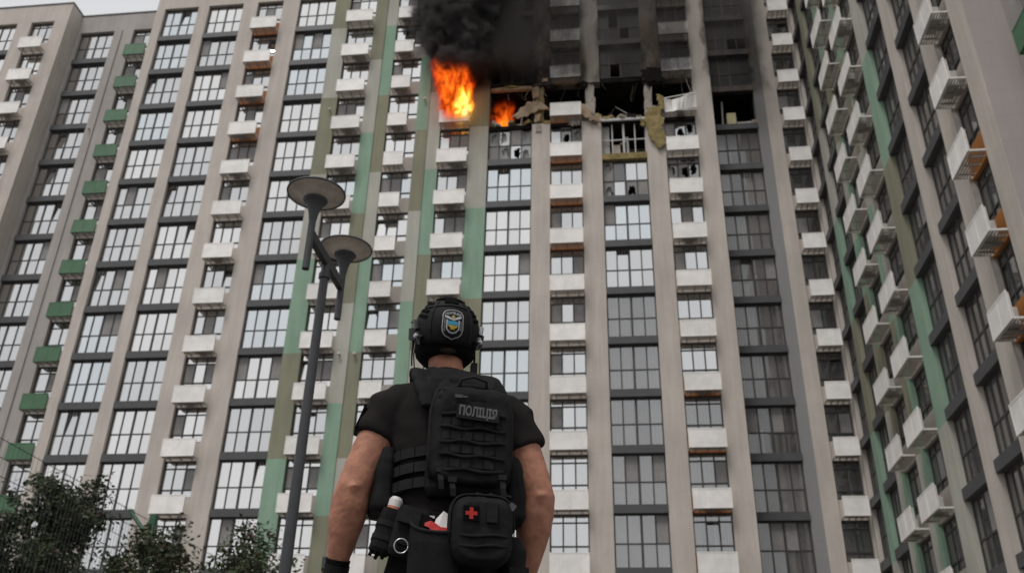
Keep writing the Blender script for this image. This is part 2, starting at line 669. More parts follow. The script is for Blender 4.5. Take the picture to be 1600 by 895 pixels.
def small_window(root, u0, u1, H, dy=0., cols=3, glass=None, back='wf', dark=.15, state='', wall='spandrel', bask=True, bu=None, white=True, unit=None, crumple=False, label=None):
    """window of three sashes with lights above and below, its wall strip and its basket"""
    w_ = u1 - u0
    h_ = 1.98
    zb = H - h_
    uc = (u0 + u1) / 2
    box_part('spandrel_wall', root, u0, u1, dy + .10, dy + .6, H - 3, zb, M[wall])
    t = .065
    cw = .07
    xs = [(-w_ / 2 + w_ * (i + 1) / cols) for i in range(cols - 1)]
    zl, zt = .45, h_ - .40
    win = link('window', frame_mesh(('sw', cols), w_, h_, xs, [zl, zt], M['frame'], t, cw), root, (uc, dy + REC, zb))
    if label:
        win['label'] = label
    backing(win, w_, h_, back)
    ed = [-w_ / 2 + t] + [v for x in xs for v in (x - cw / 2, x + cw / 2)] + [w_ / 2 - t]
    if state != 'void':
        for i in range(cols):
            a, b = ed[2 * i], ed[2 * i + 1]
            for nm, z0, z1 in (('casement_pane', zl + cw / 2, zt - cw / 2), ('transom_pane', zt + cw / 2, h_ - t)):
                mt = glass or M['glass']
                if state == 'broken':
                    mt = rnd.choice([M['glass'], M['glassdim'], M['glassclear'], M['screen']])
                if state == 'soot' and rnd.random() < .12:
                    continue
                if nm == 'casement_pane' and state == '' and rnd.random() < dark:
                    mt = M['screen']
                rot = [rnd.uniform(-.006, .006), 0, rnd.uniform(-.006, .006)]
                if state == 'broken' and rnd.random() < .7:
                    me = broken_mesh(b - a + .01, z1 - z0 + .01, mt, rnd.randint(0, 23))
                else:
                    me = pane_mesh(b - a + .01, z1 - z0 + .01, mt)
                    if nm == 'casement_pane' and state == '' and mt is not M['screen'] and rnd.random() < .05:
                        rot = [-.12, 0, 0]
                link(nm, me, win, ((a + b) / 2, .012 + (.07 if rot[0] < -.05 else 0), (z0 + z1) / 2), rot)
        link('sill_pane', pane_mesh(w_ - 2 * t + .01, zl - cw / 2 - t + .01, glass or M['glass']), win, (0, .03, (zl - cw / 2 + t) / 2))
    if bask:
        b0, b1 = bu or (u0 + .03, u1)
        basket(root, b0, b1, H, dy, white, rnd.random() < .45 if unit is None else unit, crumple=crumple)
    return win


def strip(root, u0, u1, seq, d=0., dep=.6, top=52., bot=0., off=45.):
    """painted wall strip: seq = colour, storey line, colour, storey line, ..."""
    z1 = top
    for i in range(0, len(seq), 2):
        z0 = off - 3 * seq[i + 1] if i + 1 < len(seq) else bot
        box_part('painted_wall', root, u0, u1, d, dep, z0, z1, M[seq[i]])
        z1 = z0


def wall_lamp(root, x, y, z):
    mb = MB()
    mb.lathe([(.03, -.06), (.07, -.05), (.1, 0), (.1, .04), (.07, .08), (.03, .1)], M['whitebar'], n=14)
    mb.box(-.03, .03, .06, .2, -.03, .03, M['slat'])
    mb.build('wall_lamp', root, (x, y - .18, z), True)


def lg():
    return rnd.choice([M['glasswhite']] * 6 + [M['glass']] * 3 + [M['glassblue']] * 2)


def backk(opts):
    return rnd.choice(opts)


# ------------------------------------------------------------------ main block (facade plane y = 44.66)
FY = 44.66
TOP = 52.
mainb = thing('apartment_building', 'tall beige apartment block with burning flats and green and olive painted strips', 'building', (0, FY, 0), 0, 'apartment blocks round the courtyard')
ROWS = range(-1, 12)
Hd = lambda r: 45. - 3 * r
zbot = Hd(12)
# base wall, parapet, core
box_part('base_wall', mainb, -31.4, 6.32, .004, .6, 0, zbot, M['beige'])
box_part('base_wall', mainb, 6.32, 12.0, 1.652, 2.2, 0, zbot, M['beige'])
box_part('parapet_wall', mainb, -31.4, 6.32, .004, .6, 48.0, TOP, M['beige'])
box_part('parapet_wall', mainb, 6.32, 12.0, 1.652, 2.2, 48.0, TOP, M['beige'])
box_part('rear_wall', mainb, -31.3, 12.0, 9, 16, 0, TOP - .1, M['beige'])
box_part('roof_slab', mainb, -31.3, 12.0, .62, 8.99, TOP - .5, TOP - .12, M['beige'])
box_part('side_wall', mainb, -31.38, -31.0, .61, 9, 0, TOP - .13, M['beige'])
# beige piers
Z2t, Z2b = Hd(2), Hd(3)
for a, b, d in ((-31.4, -30.78, .6), (-28.29, -27.52, .6), (-25.0, -23.95, .6), (-22.1, -20.92, .6), (5.22, 6.32, 2.0)):
    box_part('pier', mainb, a, b, 0, d, zbot, 48., M['beige'])
for a, b in ((-4.63, -3.52), (-1.6, -.43), (2.23, 3.34)):      # broken by the blast at the burnt storey
    box_part('pier', mainb, a, b, 0, .6, zbot, Z2b - .05, M['beige'])
    box_part('pier', mainb, a, b, 0, .6, Z2t - .0, 48., M['beige'])
strip(mainb, -18.31, -17.25, ['olive', 0, 'grey', 2, 'olive', 4, 'grey', 6, 'green', 8, 'olive', 10, 'green'], top=48, bot=zbot)
strip(mainb, -15.4, -14.58, ['olive', 1, 'grey', 3, 'green', 5, 'olive', 7, 'grey', 9, 'green', 11, 'olive'], top=48, bot=zbot)
strip(mainb, -14.58, -13.85, ['grey', 0, 'green', 2, 'olive', 4, 'grey', 6, 'green', 8, 'olive', 10, 'grey'], top=48, bot=zbot, d=.06)
strip(mainb, -11.92, -11.17, ['grey', 1, 'grey', 1.02, 'green', 3, 'olive', 5, 'grey', 7, 'green', 9, 'olive'], top=48, bot=zbot)
strip(mainb, -11.17, -10.38, ['olive', 2, 'grey', 4, 'green', 6, 'olive', 8, 'grey', 10, 'green'], top=48, bot=zbot, d=.06)
strip(mainb, -8.5, -7.32, ['olive', 1, 'olive', 3, 'grey', 5, 'green', 7, 'olive', 9, 'grey', 11, 'green'], top=48, bot=zbot)
# recessed right end
box_part('grey_pier', mainb, 9.13, 9.74, 1.72, 2.3, zbot, 48., M['greywall'])
box_part('pier', mainb, 9.74, 10.55, 1.65, 2.3, zbot, 48., M['beige'])
box_part('pier', mainb, 11.9, 12.0, 1.65, 2.3, zbot, 48., M['beige'])
box_part('pier', mainb, 6.321, 6.55, 1.66, 2.3, zbot, 48., M['beige'])
LB = ['wf', 'wf', 'gf', 'cf', 'wp1', 'gp2']
RB = ['gf', 'wp1', 'gp2', 'r1', 'r2', 'r4', 'cp1', 'gf']
for r in ROWS:
    H = Hd(r)
    bay(mainb, -30.78, -28.29, H, back=backk(LB), glass=M['glassblue'] if r in (-1, 0, 7, 8) else lg(), dark=.13, tiltp=.1)
    bay(mainb, -27.52, -25.0, H, back=backk(LB), glass=lg(), dark=.14)
    bay(mainb, -20.92, -18.31, H, back=backk(LB), glass=M['glassblue'] if r in (0, 1, 7) else lg(), dark=.12)
    small_window(mainb, -23.95, -22.1, H, back=backk(LB), wall='rust' if r <= 2 else 'beige', dark=.22, glass=lg())
    small_window(mainb, -17.25, -15.4, H, back=backk(LB), dark=.22, glass=lg())
    small_window(mainb, -13.85, -11.92, H, back=backk(LB), bu=(-13.62, -12.4), dark=.25, glass=lg())
    # G: burning at storey 2
    if r == 2:
        small_window(mainb, -10.38, -8.5, H, back='r99', state='void', unit=False, label='burning window opening without glass')
    else:
        small_window(mainb, -10.38, -8.5, H, back=backk(LB) if r > 2 else 'r99', state='soot' if r < 2 else '', dark=.22, glass=lg())
    # H
    if r == 2:
        pass
    elif r < 2:
        bay(mainb, -7.32, -4.63, H, back='r99', state='soot', glass=M['burnt'], band=r != 1, label='soot blackened window')
    elif r == 3:
        bay(mainb, -7.32, -4.63, H, back='gp2', state='broken', label='window with shattered panes')
    else:
        bay(mainb, -7.32, -4.63, H, back=backk(LB), glass=M['glassblue'] if r == 4 else lg(), dark=.12)
    # I
    if r == 2:
        box_part('spandrel_wall', mainb, -3.52, -1.6, .1, .6, H - 3, H - 2.2, M['rust'])
        basket(mainb, -3.49, -1.6, H + .02)
    else:
        small_window(mainb, -3.52, -1.6, H, back='r99' if r < 2 else (backk(LB) if r > 3 else 'gp2'), wall='rust' if 2 < r <= 5 else 'beige', state='soot' if r < 2 else ('broken' if r == 3 else ''), dark=.25,
                     glass=M['burnt'] if r < 2 else None, unit=False)
    # J
    if r == 2:
        pass
    elif r < 2:
        bay(mainb, -.43, 2.23, H, back='r99', state='soot', glass=M['burnt'], band=r != 1, label='soot blackened window')
    elif r == 3:
        bay(mainb, -.43, 2.23, H, back='r4', state='frame', bandmat=M['insul'], label='bare window frame with all glass blown out')
    elif r == 4:
        bay(mainb, -.43, 2.23, H, back='r2', state='broken', label='window with shattered panes')
    else:
        bay(mainb, -.43, 2.23, H, back=backk(['gf', 'wf', 'wp1', 'gp2', 'r4'] if r > 7 else LB), glass=M['glassblue'] if r in (5,) else (M['glassdim'] if r > 6 else M['glass']), dark=.14)
    # K
    if r == 2:
        box_part('spandrel_wall', mainb, 3.34, 5.22, .1, .6, H - 3, H - 2.45, M['rubble'])
        basket(mainb, 3.42, 5.3, H - .1, crumple=True)
    else:
        small_window(mainb, 3.34, 5.22, H, back='r99' if r < 2 else ('r2' if r < 5 else backk(LB)), wall='rust' if r >= 8 else 'beige', state='soot' if r < 2 else ('broken' if r < 5 else ''), dark=.25,
                     glass=M['burnt'] if r < 2 else (M['glassdim'] if r > 8 else None))
    # L
    if r == 2:
        box_part('spandrel_band', mainb, 6.55, 9.13, 1.63, 2.02, H - 3, H - 3 + BAND, M['band'])
        link('room', room_mesh(2.58, 2.6, 99), mainb, (7.84, 1.9, H - 3 + BAND))
    elif r < 2:
        bay(mainb, 6.55, 9.13, H, 1.65, back='r99', state='soot', glass=M['burnt'], label='soot blackened window')
    else:
        bay(mainb, 6.55, 9.13, H, 1.65, back=backk(RB), glass=M['glassclear'], dark=.1)
    small_window(mainb, 10.55, 11.9, H, 1.65, cols=2, back=backk(['r2', 'r0', 'r3', 'gp2']), glass=M['glassclear'], dark=.1, unit=False, bu=(10.63, 11.87), wall='beige')
# burnt storey: floor and ceiling slabs, party walls, back wall
zb, zt = Z2b, Z2t
box_part('floor_slab', mainb, -7.32, 5.22, .12, 5, zb - .26, zb - .002, M['char'])
box_part('ceiling_slab', mainb, -7.32, 5.22, .14, 5, zt + .002, zt + .3, M['char'])
box_part('burnt_back_wall', mainb, -7.32, 5.22, 4.5, 4.8, zb, zt, M['char'])
for x in (-7.3, -3.9, 2.6, 5.0):
    box_part('burnt_party_wall', mainb, x, x + .2, .62, 4.5, zb, zt, M['char'])


def ragged(x0, x1, z0, z1, dep, seed, mt, nx=6, y0=0., amp=.2):
    """irregular slab of broken wall, closed, with a torn outline"""
    rr = random.Random(seed)
    n = 34
    cx, cz = (x0 + x1) / 2, (z0 + z1) / 2
    ring = []
    for i in range(n):
        a = 2 * math.pi * i / n
        c, s = math.cos(a), math.sin(a)
        k = 1 / max(abs(c), abs(s)) * rr.uniform(1 - amp, 1 + amp * .35) * (1 + amp * .8 * noise.noise(Vector((c * 2 + seed, s * 2, seed))))
        ring.append((cx + c * k * (x1 - x0) / 2, cz + s * k * (z1 - z0) / 2))
    mb = MB()
    mb.loft([[(x, y0 + rr.uniform(-.03, .03), z) for x, z in ring], [(x + rr.uniform(-.03, .03), y0 + dep, z) for x, z in ring]], mt)
    return mb


# stubs of the broken piers
ragged(-4.5, -3.9, zb - .1, zt + .05, .3, 1, M['insul'], y0=.2, amp=.25).build('broken_pier', mainb)
ragged(-4.66, -4.2, zt - 1.0, zt + .1, .3, 11, M['twisted'], y0=.1, amp=.3).build('broken_pier', mainb)
ragged(-1.35, -.75, zb - .15, zt + .05, .35, 2, M['rubble'], y0=.12, amp=.22).build('broken_pier', mainb)
ragged(-1.7, -1.0, zb - .2, zb + 1.1, .3, 12, M['rubble'], y0=.05, amp=.3).build('broken_pier', mainb)
ragged(2.25, 2.75, zb - .3, zt - .4, .35, 3, M['rubble'], y0=.12, amp=.25).build('broken_pier', mainb)
ragged(2.5, 3.5, zb - .3, zb + 1.0, .3, 13, M['rubble'], y0=.1, amp=.3).build('broken_pier', mainb)
ragged(2.2, 3.45, zt - .35, zt + .9, .12, 14, M['char'], y0=-.05, amp=.3).build('scorched_panel', mainb)
ragged(-3.2, -1.8, zt + .02, zt + .32, .15, 15, M['twisted'], y0=-.06, amp=.2).build('hanging_panel', mainb)
ragged(-7.25, -4.6, zt - .28, zt - .02, .2, 16, M['twisted'], y0=-.02, amp=.12).build('hanging_lintel', mainb)
# torn insulation sheets hanging off the facade


def sheet(pts, width, dirv, mt, name, thick=.09, seed=0):
    rr = random.Random(seed)
    d = Vector(dirv)
    rings = []
    P_, W2 = [], []
    for i in range(len(pts) - 1):
        for q in range(4):
            P_.append(Vector(pts[i]).lerp(Vector(pts[i + 1]), q / 4))
            W2.append(width[i] + (width[i + 1] - width[i]) * q / 4)
    P_.append(Vector(pts[-1]))
    W2.append(width[-1] * .6)
    for p, wv in zip(P_, W2):
        e = [rr.uniform(-.11, .09) for _ in range(6)]
        e[1], e[2], e[4] = e[1] * .5, e[2] * .3, e[4] * .5
        rings.append([p - d * (wv / 2 + e[0]) + Vector((0, -thick / 2, e[1])), p + Vector((0, -thick * .8, e[2])), p + d * (wv / 2 + e[3]) + Vector((0, -thick / 2, e[4])),
                      p + d * (wv / 2 + e[3]) + Vector((0, thick / 2, e[4])), p + Vector((0, thick * .3, e[2])), p - d * (wv / 2 + e[0]) + Vector((0, thick / 2, e[1]))])
    mb = MB()
    mb.loft(rings, mt)
    return mb.build(name, mainb)


sheet([(-5.8, -.30, 36.28), (-5.3, -.26, 36.62), (-4.8, -.2, 37.0), (-4.3, -.12, 37.3), (-3.95, -.10, 37.25), (-3.6, -.1, 36.95)], [.2, .62, .75, .7, .5, .25], (-.35, 0, 1), M['twisted'], 'hanging_panel', seed=3)
sheet([(-1.75, -.15, 37.3), (-1.35, -.2, 36.5), (-1.05, -.22, 36.0), (-.5, -.2, 35.65)], [.3, .5, .35, .3], (.9, 0, .5), M['twisted'], 'torn_insulation', seed=4)
sheet([(2.75, -.12, 36.6), (2.7, -.16, 35.8), (2.75, -.2, 34.9), (2.95, -.16, 34.1), (3.0, -.14, 33.5)], [.8, 1.0, 1.05, .8, .25], (1, 0, 0), M['insul'], 'torn_insulation', seed=5)
sheet([(3.15, -.1, 37.6), (3.3, -.16, 37.0), (3.3, -.12, 36.4)], [.25, .5, .3], (1, 0, 0), M['insul'], 'torn_insulation', seed=6)
# debris along the slab edge and leaning bars
for i in range(46):
    x = rnd.choice([rnd.uniform(-7.2, -3.9), rnd.uniform(-.6, 3.2), rnd.uniform(-.5, 5.1)])
    s = rnd.uniform(.08, .3)
    mb = MB()
    mt = rnd.choice([M['rubble'], M['rubble'], M['twisted'], M['insul'], M['char']])
    rot = Matrix.Rotation(rnd.uniform(-.6, .6), 4, 'Y') @ Matrix.Rotation(rnd.uniform(0, 3), 4, 'Z')
    mb.box(-s, s, -s * .7, s * .7, -s * .4, s * .4, mt, rot)
    mb.v = [(x_ + rnd.uniform(-.05, .05), y_, z_ + rnd.uniform(-.05, .05)) for x_, y_, z_ in mb.v]
    mb.build('debris_chunk', mainb, (x, rnd.uniform(.1, .5), zb + .08 + s * .25))
for (p, q, r_) in (((-5.35, .25, zb), (-5.2, .3, zb + 1.45), .05), ((.5, 1.2, zt - 1.1), (2.0, .5, zb + .1), .03), ((4.0, .4, zb + .9), (3.9, .5, zb + 1.5), .03), ((7.1, 2.1, zb + .4), (7.2, 2.2, zt - .4), .05), ((-5.6, .2, zb + .1), (-4.9, .4, zb + .2), .06)):
    MB().tube([p, q], r_, M['acunit'], 8).build('bent_bar', mainb)
for i in range(26):
    x = rnd.choice([rnd.uniform(-7, -4), rnd.uniform(-.4, 2.2), rnd.uniform(2.5, 5), rnd.uniform(-3.4, -.8)])
    top_ = rnd.random() < .6
    z = zt - .03 if top_ else zb + rnd.uniform(-.1, .1)
    ln = rnd.uniform(.35, 1.3)
    sw = rnd.uniform(-.5, .5)
    y = rnd.uniform(-.05, .5)
    sg = -1 if top_ or rnd.random() < .5 else .8
    MB().tube([(x, y, z), (x + sw * .3, y - .05, z + sg * ln * .4), (x + sw, y - .02, z + sg * ln * .75), (x + sw * 1.1 + .06, y, z + sg * ln)], rnd.uniform(.008, .022), rnd.choice([M['frame'], M['acunit'], M['char'], M['twisted']]), 5).build('torn_cable' if top_ else 'bent_bar', mainb)
for i in range(16):
    x = rnd.choice([rnd.uniform(-4.6, -3.5), rnd.uniform(-1.7, -.5), rnd.uniform(2.2, 3.4), rnd.uniform(-7, 5)])
    z = rnd.choice([zb - rnd.uniform(0, .5), zt + rnd.uniform(-.2, .5), zb + rnd.uniform(0, .5)])
    w2, h2 = rnd.uniform(.1, .4), rnd.uniform(.08, .35)
    ragged(x - w2, x + w2, z - h2, z + h2, .1, 40 + i, rnd.choice([M['rubble'], M['insul'], M['twisted'], M['char']]), y0=rnd.uniform(-.1, .02), amp=.35).build('debris_chunk', mainb)
MB().box(7.35, 7.9, 1.75, 2.1, zb + .42, zb + 1.35, simple('pale_yellow_board', (.5, .45, .27), .9)).build('debris_chunk', mainb)
MB().box(8.1, 8.6, 1.8, 2.1, zb + .42, zb + .95, M['stuffc'], Matrix.Rotation(.02, 4, 'Y')).build('debris_chunk', mainb)
ragged(7.9, 9.0, zb + .4, zb + .6, .3, 22, M['frame_pale'], y0=1.7).build('debris_chunk', mainb)
MB().box(-.45, 2.25, -.05, .06, zb - .16, zb + .02, M['frame_pale']).build('bare_slab_edge', mainb)
for x, z, y in ((-17.6, 37.9, 0), (-15.05, 20.8, 0), (-14.2, 20.8, .06), (-11.45, 38.3, 0)):
    wall_lamp(mainb, x, y, z)

# ------------------------------------------------------------------ left block
LY = 45.9
left = thing('apartment_building', 'lower beige apartment block at the left edge with green baskets in its recess', 'building', (0, LY, 0), 0, 'apartment blocks round the courtyard')
LT = 50.6
box_part('pier', left, -43.0, -41.9, 0, .6, 0, LT, M['beige'])
box_part('corner_pier', left, -40.1, -39.05, 0, 1.9, 0, LT, M['beige'])
box_part('pier', left, -50, -45.5, 0, .6, 0, LT, M['beige'])
box_part('parapet_wall', left, -45.5, -43.0, 0.003, .6, 48.95, LT, M['beige'])
box_part('parapet_wall', left, -41.9, -40.1, 0.003, .6, 48.95, LT, M['beige'])
box_part('parapet_wall', left, -39.05, -31.2, 1.253, 1.9, 48.8, LT - .15, M['cool'])
box_part('parapet_coping', left, -50.05, -39.0, -.05, 1.9, LT, LT + .1, M['band'])
box_part('parapet_coping', left, -39.0, -31.4, 1.2, 1.9, LT - .15, LT - .05, M['band'])
box_part('rear_wall', left, -50, -31.45, 6, 14, 0, LT - .3, M['beige'])
box_part('roof_slab', left, -50, -31.45, 1.9, 6, LT - .6, LT - .32, M['beige'])
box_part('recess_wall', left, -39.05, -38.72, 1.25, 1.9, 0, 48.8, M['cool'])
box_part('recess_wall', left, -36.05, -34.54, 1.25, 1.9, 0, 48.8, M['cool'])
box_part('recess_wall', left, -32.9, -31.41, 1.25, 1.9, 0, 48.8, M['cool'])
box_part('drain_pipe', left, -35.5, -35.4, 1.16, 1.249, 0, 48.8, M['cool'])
zlow = 48.95 - 3 * 14
for a, b, d in ((-45.5, -43.0, 0), (-41.9, -40.1, 0), (-38.72, -36.05, 1.25), (-34.54, -32.9, 1.25)):
    box_part('base_wall', left, a, b, d + .004, d + .6, 0, zlow - .2, M['beige'])
for k in range(14):
    H1, H2 = 48.95 - 3 * k, 48.8 - 3 * k
    if in_view((-42, LY, H1 - 1), 200):
        bay(left, -45.5, -43.0, H1, back=backk(LB), glass=lg())
        small_window(left, -41.9, -40.1, H1, back=backk(LB), wall='beige', glass=lg())
    else:
        box_part('spandrel_wall', left, -45.5, -43.0, .1, .6, H1 - 3, H1, M['beige'])
        box_part('spandrel_wall', left, -41.9, -40.1, .1, .6, H1 - 3, H1, M['beige'])
    bay(left, -38.72, -36.05, H2, 1.25, back=backk(['gf', 'wf', 'gp2']), dark=.05)
    small_window(left, -34.54, -32.9, H2, 1.25, cols=2, back=backk(LB), wall='cool', white=False, unit=False)
wall_lamp(left, -35.7, 1.25, 39.6)

# ------------------------------------------------------------------ right wing (facade plane x = 12, facing -x)
wing = thing('apartment_building', 'long apartment wing on the right running towards the viewer, baskets sticking out', 'building', (12, 0, 0), -math.pi / 2, 'apartment blocks round the courtyard')
WT = 52.
Hw = lambda r: 45.45 - 3 * r
wb = Hw(14)


def wrows(y, r0=-1, r1=14, mg=150):
    return [r for r in range(r0, r1) if in_view((12, y, Hw(r) - 1.2), mg)]


cols = [('bay', -46.05, -44.13), ('bay', -43.3, -41.15), ('win', -40.2, -38.05), ('win', -37.1, -34.9), ('bay', -33.75, -31.4), ('bay', -30.45, -28.25), ('win', -27.05, -25.4)]
for kind, a, b in cols:
    rows = wrows(-(a + b) / 2)
    top, bot = Hw(rows[0]), Hw(rows[-1] + 1)
    box_part('upper_wall', wing, a, b, .004, .6, top, WT, M['beige'])
    if bot > 0:
        box_part('base_wall', wing, a, b, .004, .6, 0, bot, M['beige'])
    for r in rows:
        H = Hw(r)
        if kind == 'bay':
            bk = backk(['gf', 'cf', 'wf', 'r1', 'gf', 'wp1', 'cp1'])
            bay(wing, a, b, H, back=bk, glass=M['glassdim'] if rnd.random() < .4 else M['glassclear'], dark=.04, tiltp=.03)
            if a == -33.75 and r == 10:
                for i, x in enumerate((-32.45, -31.75)):
                    box_part('window_poster', wing, x - .22, x + .22, .36, .37, H - 2.55 + .62, H - 2.55 + 1.2, M['blueb'])
                    box_part('window_poster', wing, x - .22, x + .22, .36, .37, H - 2.55 + .02, H - 2.55 + .62, M['yellowb'])
        else:
            near = a > -30
            small_window(wing, a, b, H, back=backk(['gf', 'cp1', 'wf', 'cf', 'wp1']), glass=M['glassclear'], dark=.05, wall=('orange' if r >= 8 else 'spandrel') if near else 'spandrel', unit=True if rnd.random() < .5 else False)
strip(wing, -47.05, -46.05, ['beige'], top=WT)
strip(wing, -44.13, -43.3, ['olive', 4, 'grey', 6, 'green', 8, 'olive', 10, 'green', 12, 'grey'], top=WT, off=45.45)
strip(wing, -41.15, -40.62, ['green', 3, 'olive', 5, 'grey', 7, 'green', 8, 'olive', 10, 'grey', 13, 'green'], top=WT, off=45.45)
strip(wing, -40.62, -40.2, ['grey', 3, 'olive', 5, 'green', 7, 'green', 9, 'olive', 11, 'green'], top=WT, off=45.45, d=.06)
strip(wing, -38.05, -37.55, ['green', 4, 'olive', 6, 'grey', 7, 'green', 9, 'olive', 11, 'grey'], top=WT, off=45.45)
strip(wing, -37.55, -37.1, ['olive', 3, 'green', 5, 'grey', 7, 'grey', 9, 'green', 11, 'green'], top=WT, off=45.45, d=.06)
strip(wing, -34.9, -33.75, ['olive', 3, 'grey', 5, 'green', 7, 'olive', 9, 'green', 11, 'grey'], top=WT, off=45.45)
for a, b in ((-31.4, -30.45), (-28.25, -27.05)):
    box_part('pier', wing, a, b, 0, .6, 0, WT, M['beige'])
box_part('corner_pier', wing, -25.4, -24.32, 0, .6, 0, WT, M['beige'])
box_part('end_wall', wing, -24.9, -24.3, .601, 1.9, 0, WT, M['mauve'])
box_part('end_wall', wing, -24.32, -24.3, .02, .60, 0, WT, M['mauve'])
box_part('rear_wall', wing, -47, -15.1, 5, 14.1, 0, WT - .2, M['beige'])
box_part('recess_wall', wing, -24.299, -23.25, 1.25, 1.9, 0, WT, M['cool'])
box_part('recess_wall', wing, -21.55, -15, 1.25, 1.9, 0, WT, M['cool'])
box_part('base_wall', wing, -23.25, -21.55, 1.254, 1.9, 0, 17.4, M['cool'])
box_part('upper_wall', wing, -23.25, -21.55, 1.254, 1.9, 26.4, WT, M['cool'])
for k in range(3):
    small_window(wing, -23.25, -21.55, 26.4 - 1.5 - 3 * k + 1.5, 1.25, cols=2, back='gf', glass=M['glassclear'], wall='cool', white=False, unit=False)

# ------------------------------------------------------------------ ground
gm, t, b, o = nodes('paving')
base = mixc(t, noise_n(t, .8, 6, .6), (.12, .115, .11), (.19, .18, .17))
br = t.nodes.new('ShaderNodeTexBrick')
br.inputs['Scale'].default_value = 1
br.inputs['Brick Width'].default_value = .4
br.inputs['Row Height'].default_value = .2
br.inputs['Mortar Size'].default_value = .006
g = t.nodes.new('ShaderNodeNewGeometry')
t.links.new(g.outputs['Position'], br.inputs['Vector'])
br.inputs['Color1'].default_value = (1, 1, 1, 1)
br.inputs['Color2'].default_value = (.85, .85, .85, 1)
br.inputs['Mortar'].default_value = (.4, .4, .4, 1)
t.links.new(mixc(t, 1., base, br.outputs[0], 'MULTIPLY'), b.inputs['Base Color'])
b.inputs['Roughness'].default_value = .85
gr = MB()
gr.face([(-600, -600, 0), (600, -600, 0), (600, 600, 0), (-600, 600, 0)], gm)
tag(gr.build('ground'), 'grey block paving of the courtyard', kind='structure')

# ------------------------------------------------------------------ street lamp
M['lamp'] = simple('anthracite_lamp_paint', (.035, .037, .040), .45, .4, var=.15, scale=8)
M['dish'] = simple('weathered_reflector', (.50, .44, .38), .5, .4, var=.22, scale=5)
M['dome'] = simple('dark_dome', (.05, .05, .05), .4)
lx, ly = -3.11, 8.41
lamp = thing('street_lamp', 'dark grey street lamp with two round dish heads on a crossbar', 'street lamp', (lx, ly, 0))
mb = MB()
mb.lathe([(.13, 0), (.13, .02), (.075, .05), (.070, .9), (.060, .94), (.047, 5.1), (.045, 5.24)], M['lamp'], n=20)
mb.lathe([(.062, 5.08), (.062, 5.14)], M['lamp'], n=20)
mb.build('pole', lamp, smooth=False)
mb = MB()
mb.box(-.032, .032, -.535, .545, 5.24, 5.35, M['lamp'])
mb.build('crossbar', lamp)
for y in (-.57, .58):
    mb = MB()
    mb.tube([(0, 0, 4.88), (0, 0, 5.56)], .038, M['lamp'], 18, cap=False)
    mb.tube([(0, 0, 4.885), (0, 0, 5.55)], .031, M['frame'], 18, cap=True)
    mb.build('stem', lamp, (0, y, 0), True)
    hd = MB()
    prof = [(.040, 5.47), (.046, 5.52), (.056, 5.57), (.072, 5.62), (.094, 5.665), (.122, 5.70), (.128, 5.715)]
    n = 40
    rings = []
    for r_, z in prof:
        rings.append([(r_ * (1 + (.035 if j % 2 else -.02)) * math.cos(2 * math.pi * j / n), r_ * (1 + (.035 if j % 2 else -.02)) * math.sin(2 * math.pi * j / n), z) for j in range(n)])
    hd.loft(rings, M['lamp'])
    hd.build('lamp_neck', lamp, (0, y, 0))
    ds = MB()
    ds.lathe([(.10, 5.716), (.13, 5.735), (.18, 5.768), (.24, 5.790), (.300, 5.796)], M['dish'], n=48, cap=False)
    ds.lathe([(.296, 5.790), (.309, 5.786), (.312, 5.800), (.305, 5.812), (.26, 5.835), (.15, 5.865), (.02, 5.875)], M['lamp'], n=48, cap=False)
    ds.build('lamp_dish', lamp, (0, y, 0), True)

# ------------------------------------------------------------------ sports court fence
M['fgreen'] = simple('green_fence_paint', (.03, .10, .06), .45, .4)
M['wire'] = simple('dark_wire', (.05, .06, .055), .5, .4)
fence = thing('fence', 'tall green wire mesh fence with angled post tops behind the bushes', 'fence', (-8.7, 16, 0))
for k in range(-1, 3):
    y = 6.0 * k + .3
    mb = MB()
    mb.box(-.06, .06, y - .06, y + .06, 0, 4.62, M['fgreen'])
    mb.tube([(0, y, 4.28), (-.12, y, 4.30), (-.42, y, 4.62), (-.50, y, 4.72)], .04, M['fgreen'], 8)
    mb.build('fence_post', fence)
for k in range(-3, 4):
    y = 3.0 * k + .3
    mb = MB()
    nz = 19
    for i in range(nz):
        z = .1 + i * .245
        mb.box(-.072, -.064, y + .06, y + 2.94, z, z + .008, M['wire'])
    for i in range(1, 30):
        mb.box(-.064, -.060, y + i * .1 - .0012, y + i * .1 + .0012, .05, 4.55, M['wire'])
    tag(mb.build('wire_mesh', fence), kind='stuff')

# ------------------------------------------------------------------ trees
leafmats = []
for nm, c in (('dark_leaf', (.032, .043, .020)), ('mid_leaf', (.055, .072, .032)), ('brown_leaf', (.070, .042, .032)), ('pale_leaf', (.085, .085, .055))):
    mt, t, b, o = nodes(nm)
    oi = noise_n(t, 9, 2)
    t.links.new(mixc(t, 1., c, maprange(t, oi, .3, .7, .7, 1.3), 'MULTIPLY'), b.inputs['Base Color'])
    b.inputs['Roughness'].default_value = .6
    b.inputs['Specular IOR Level'].default_value = .25
    leafmats.append(mt)
M['bark'] = simple('bark', (.06, .048, .038), .9, .1, var=.3, scale=10)


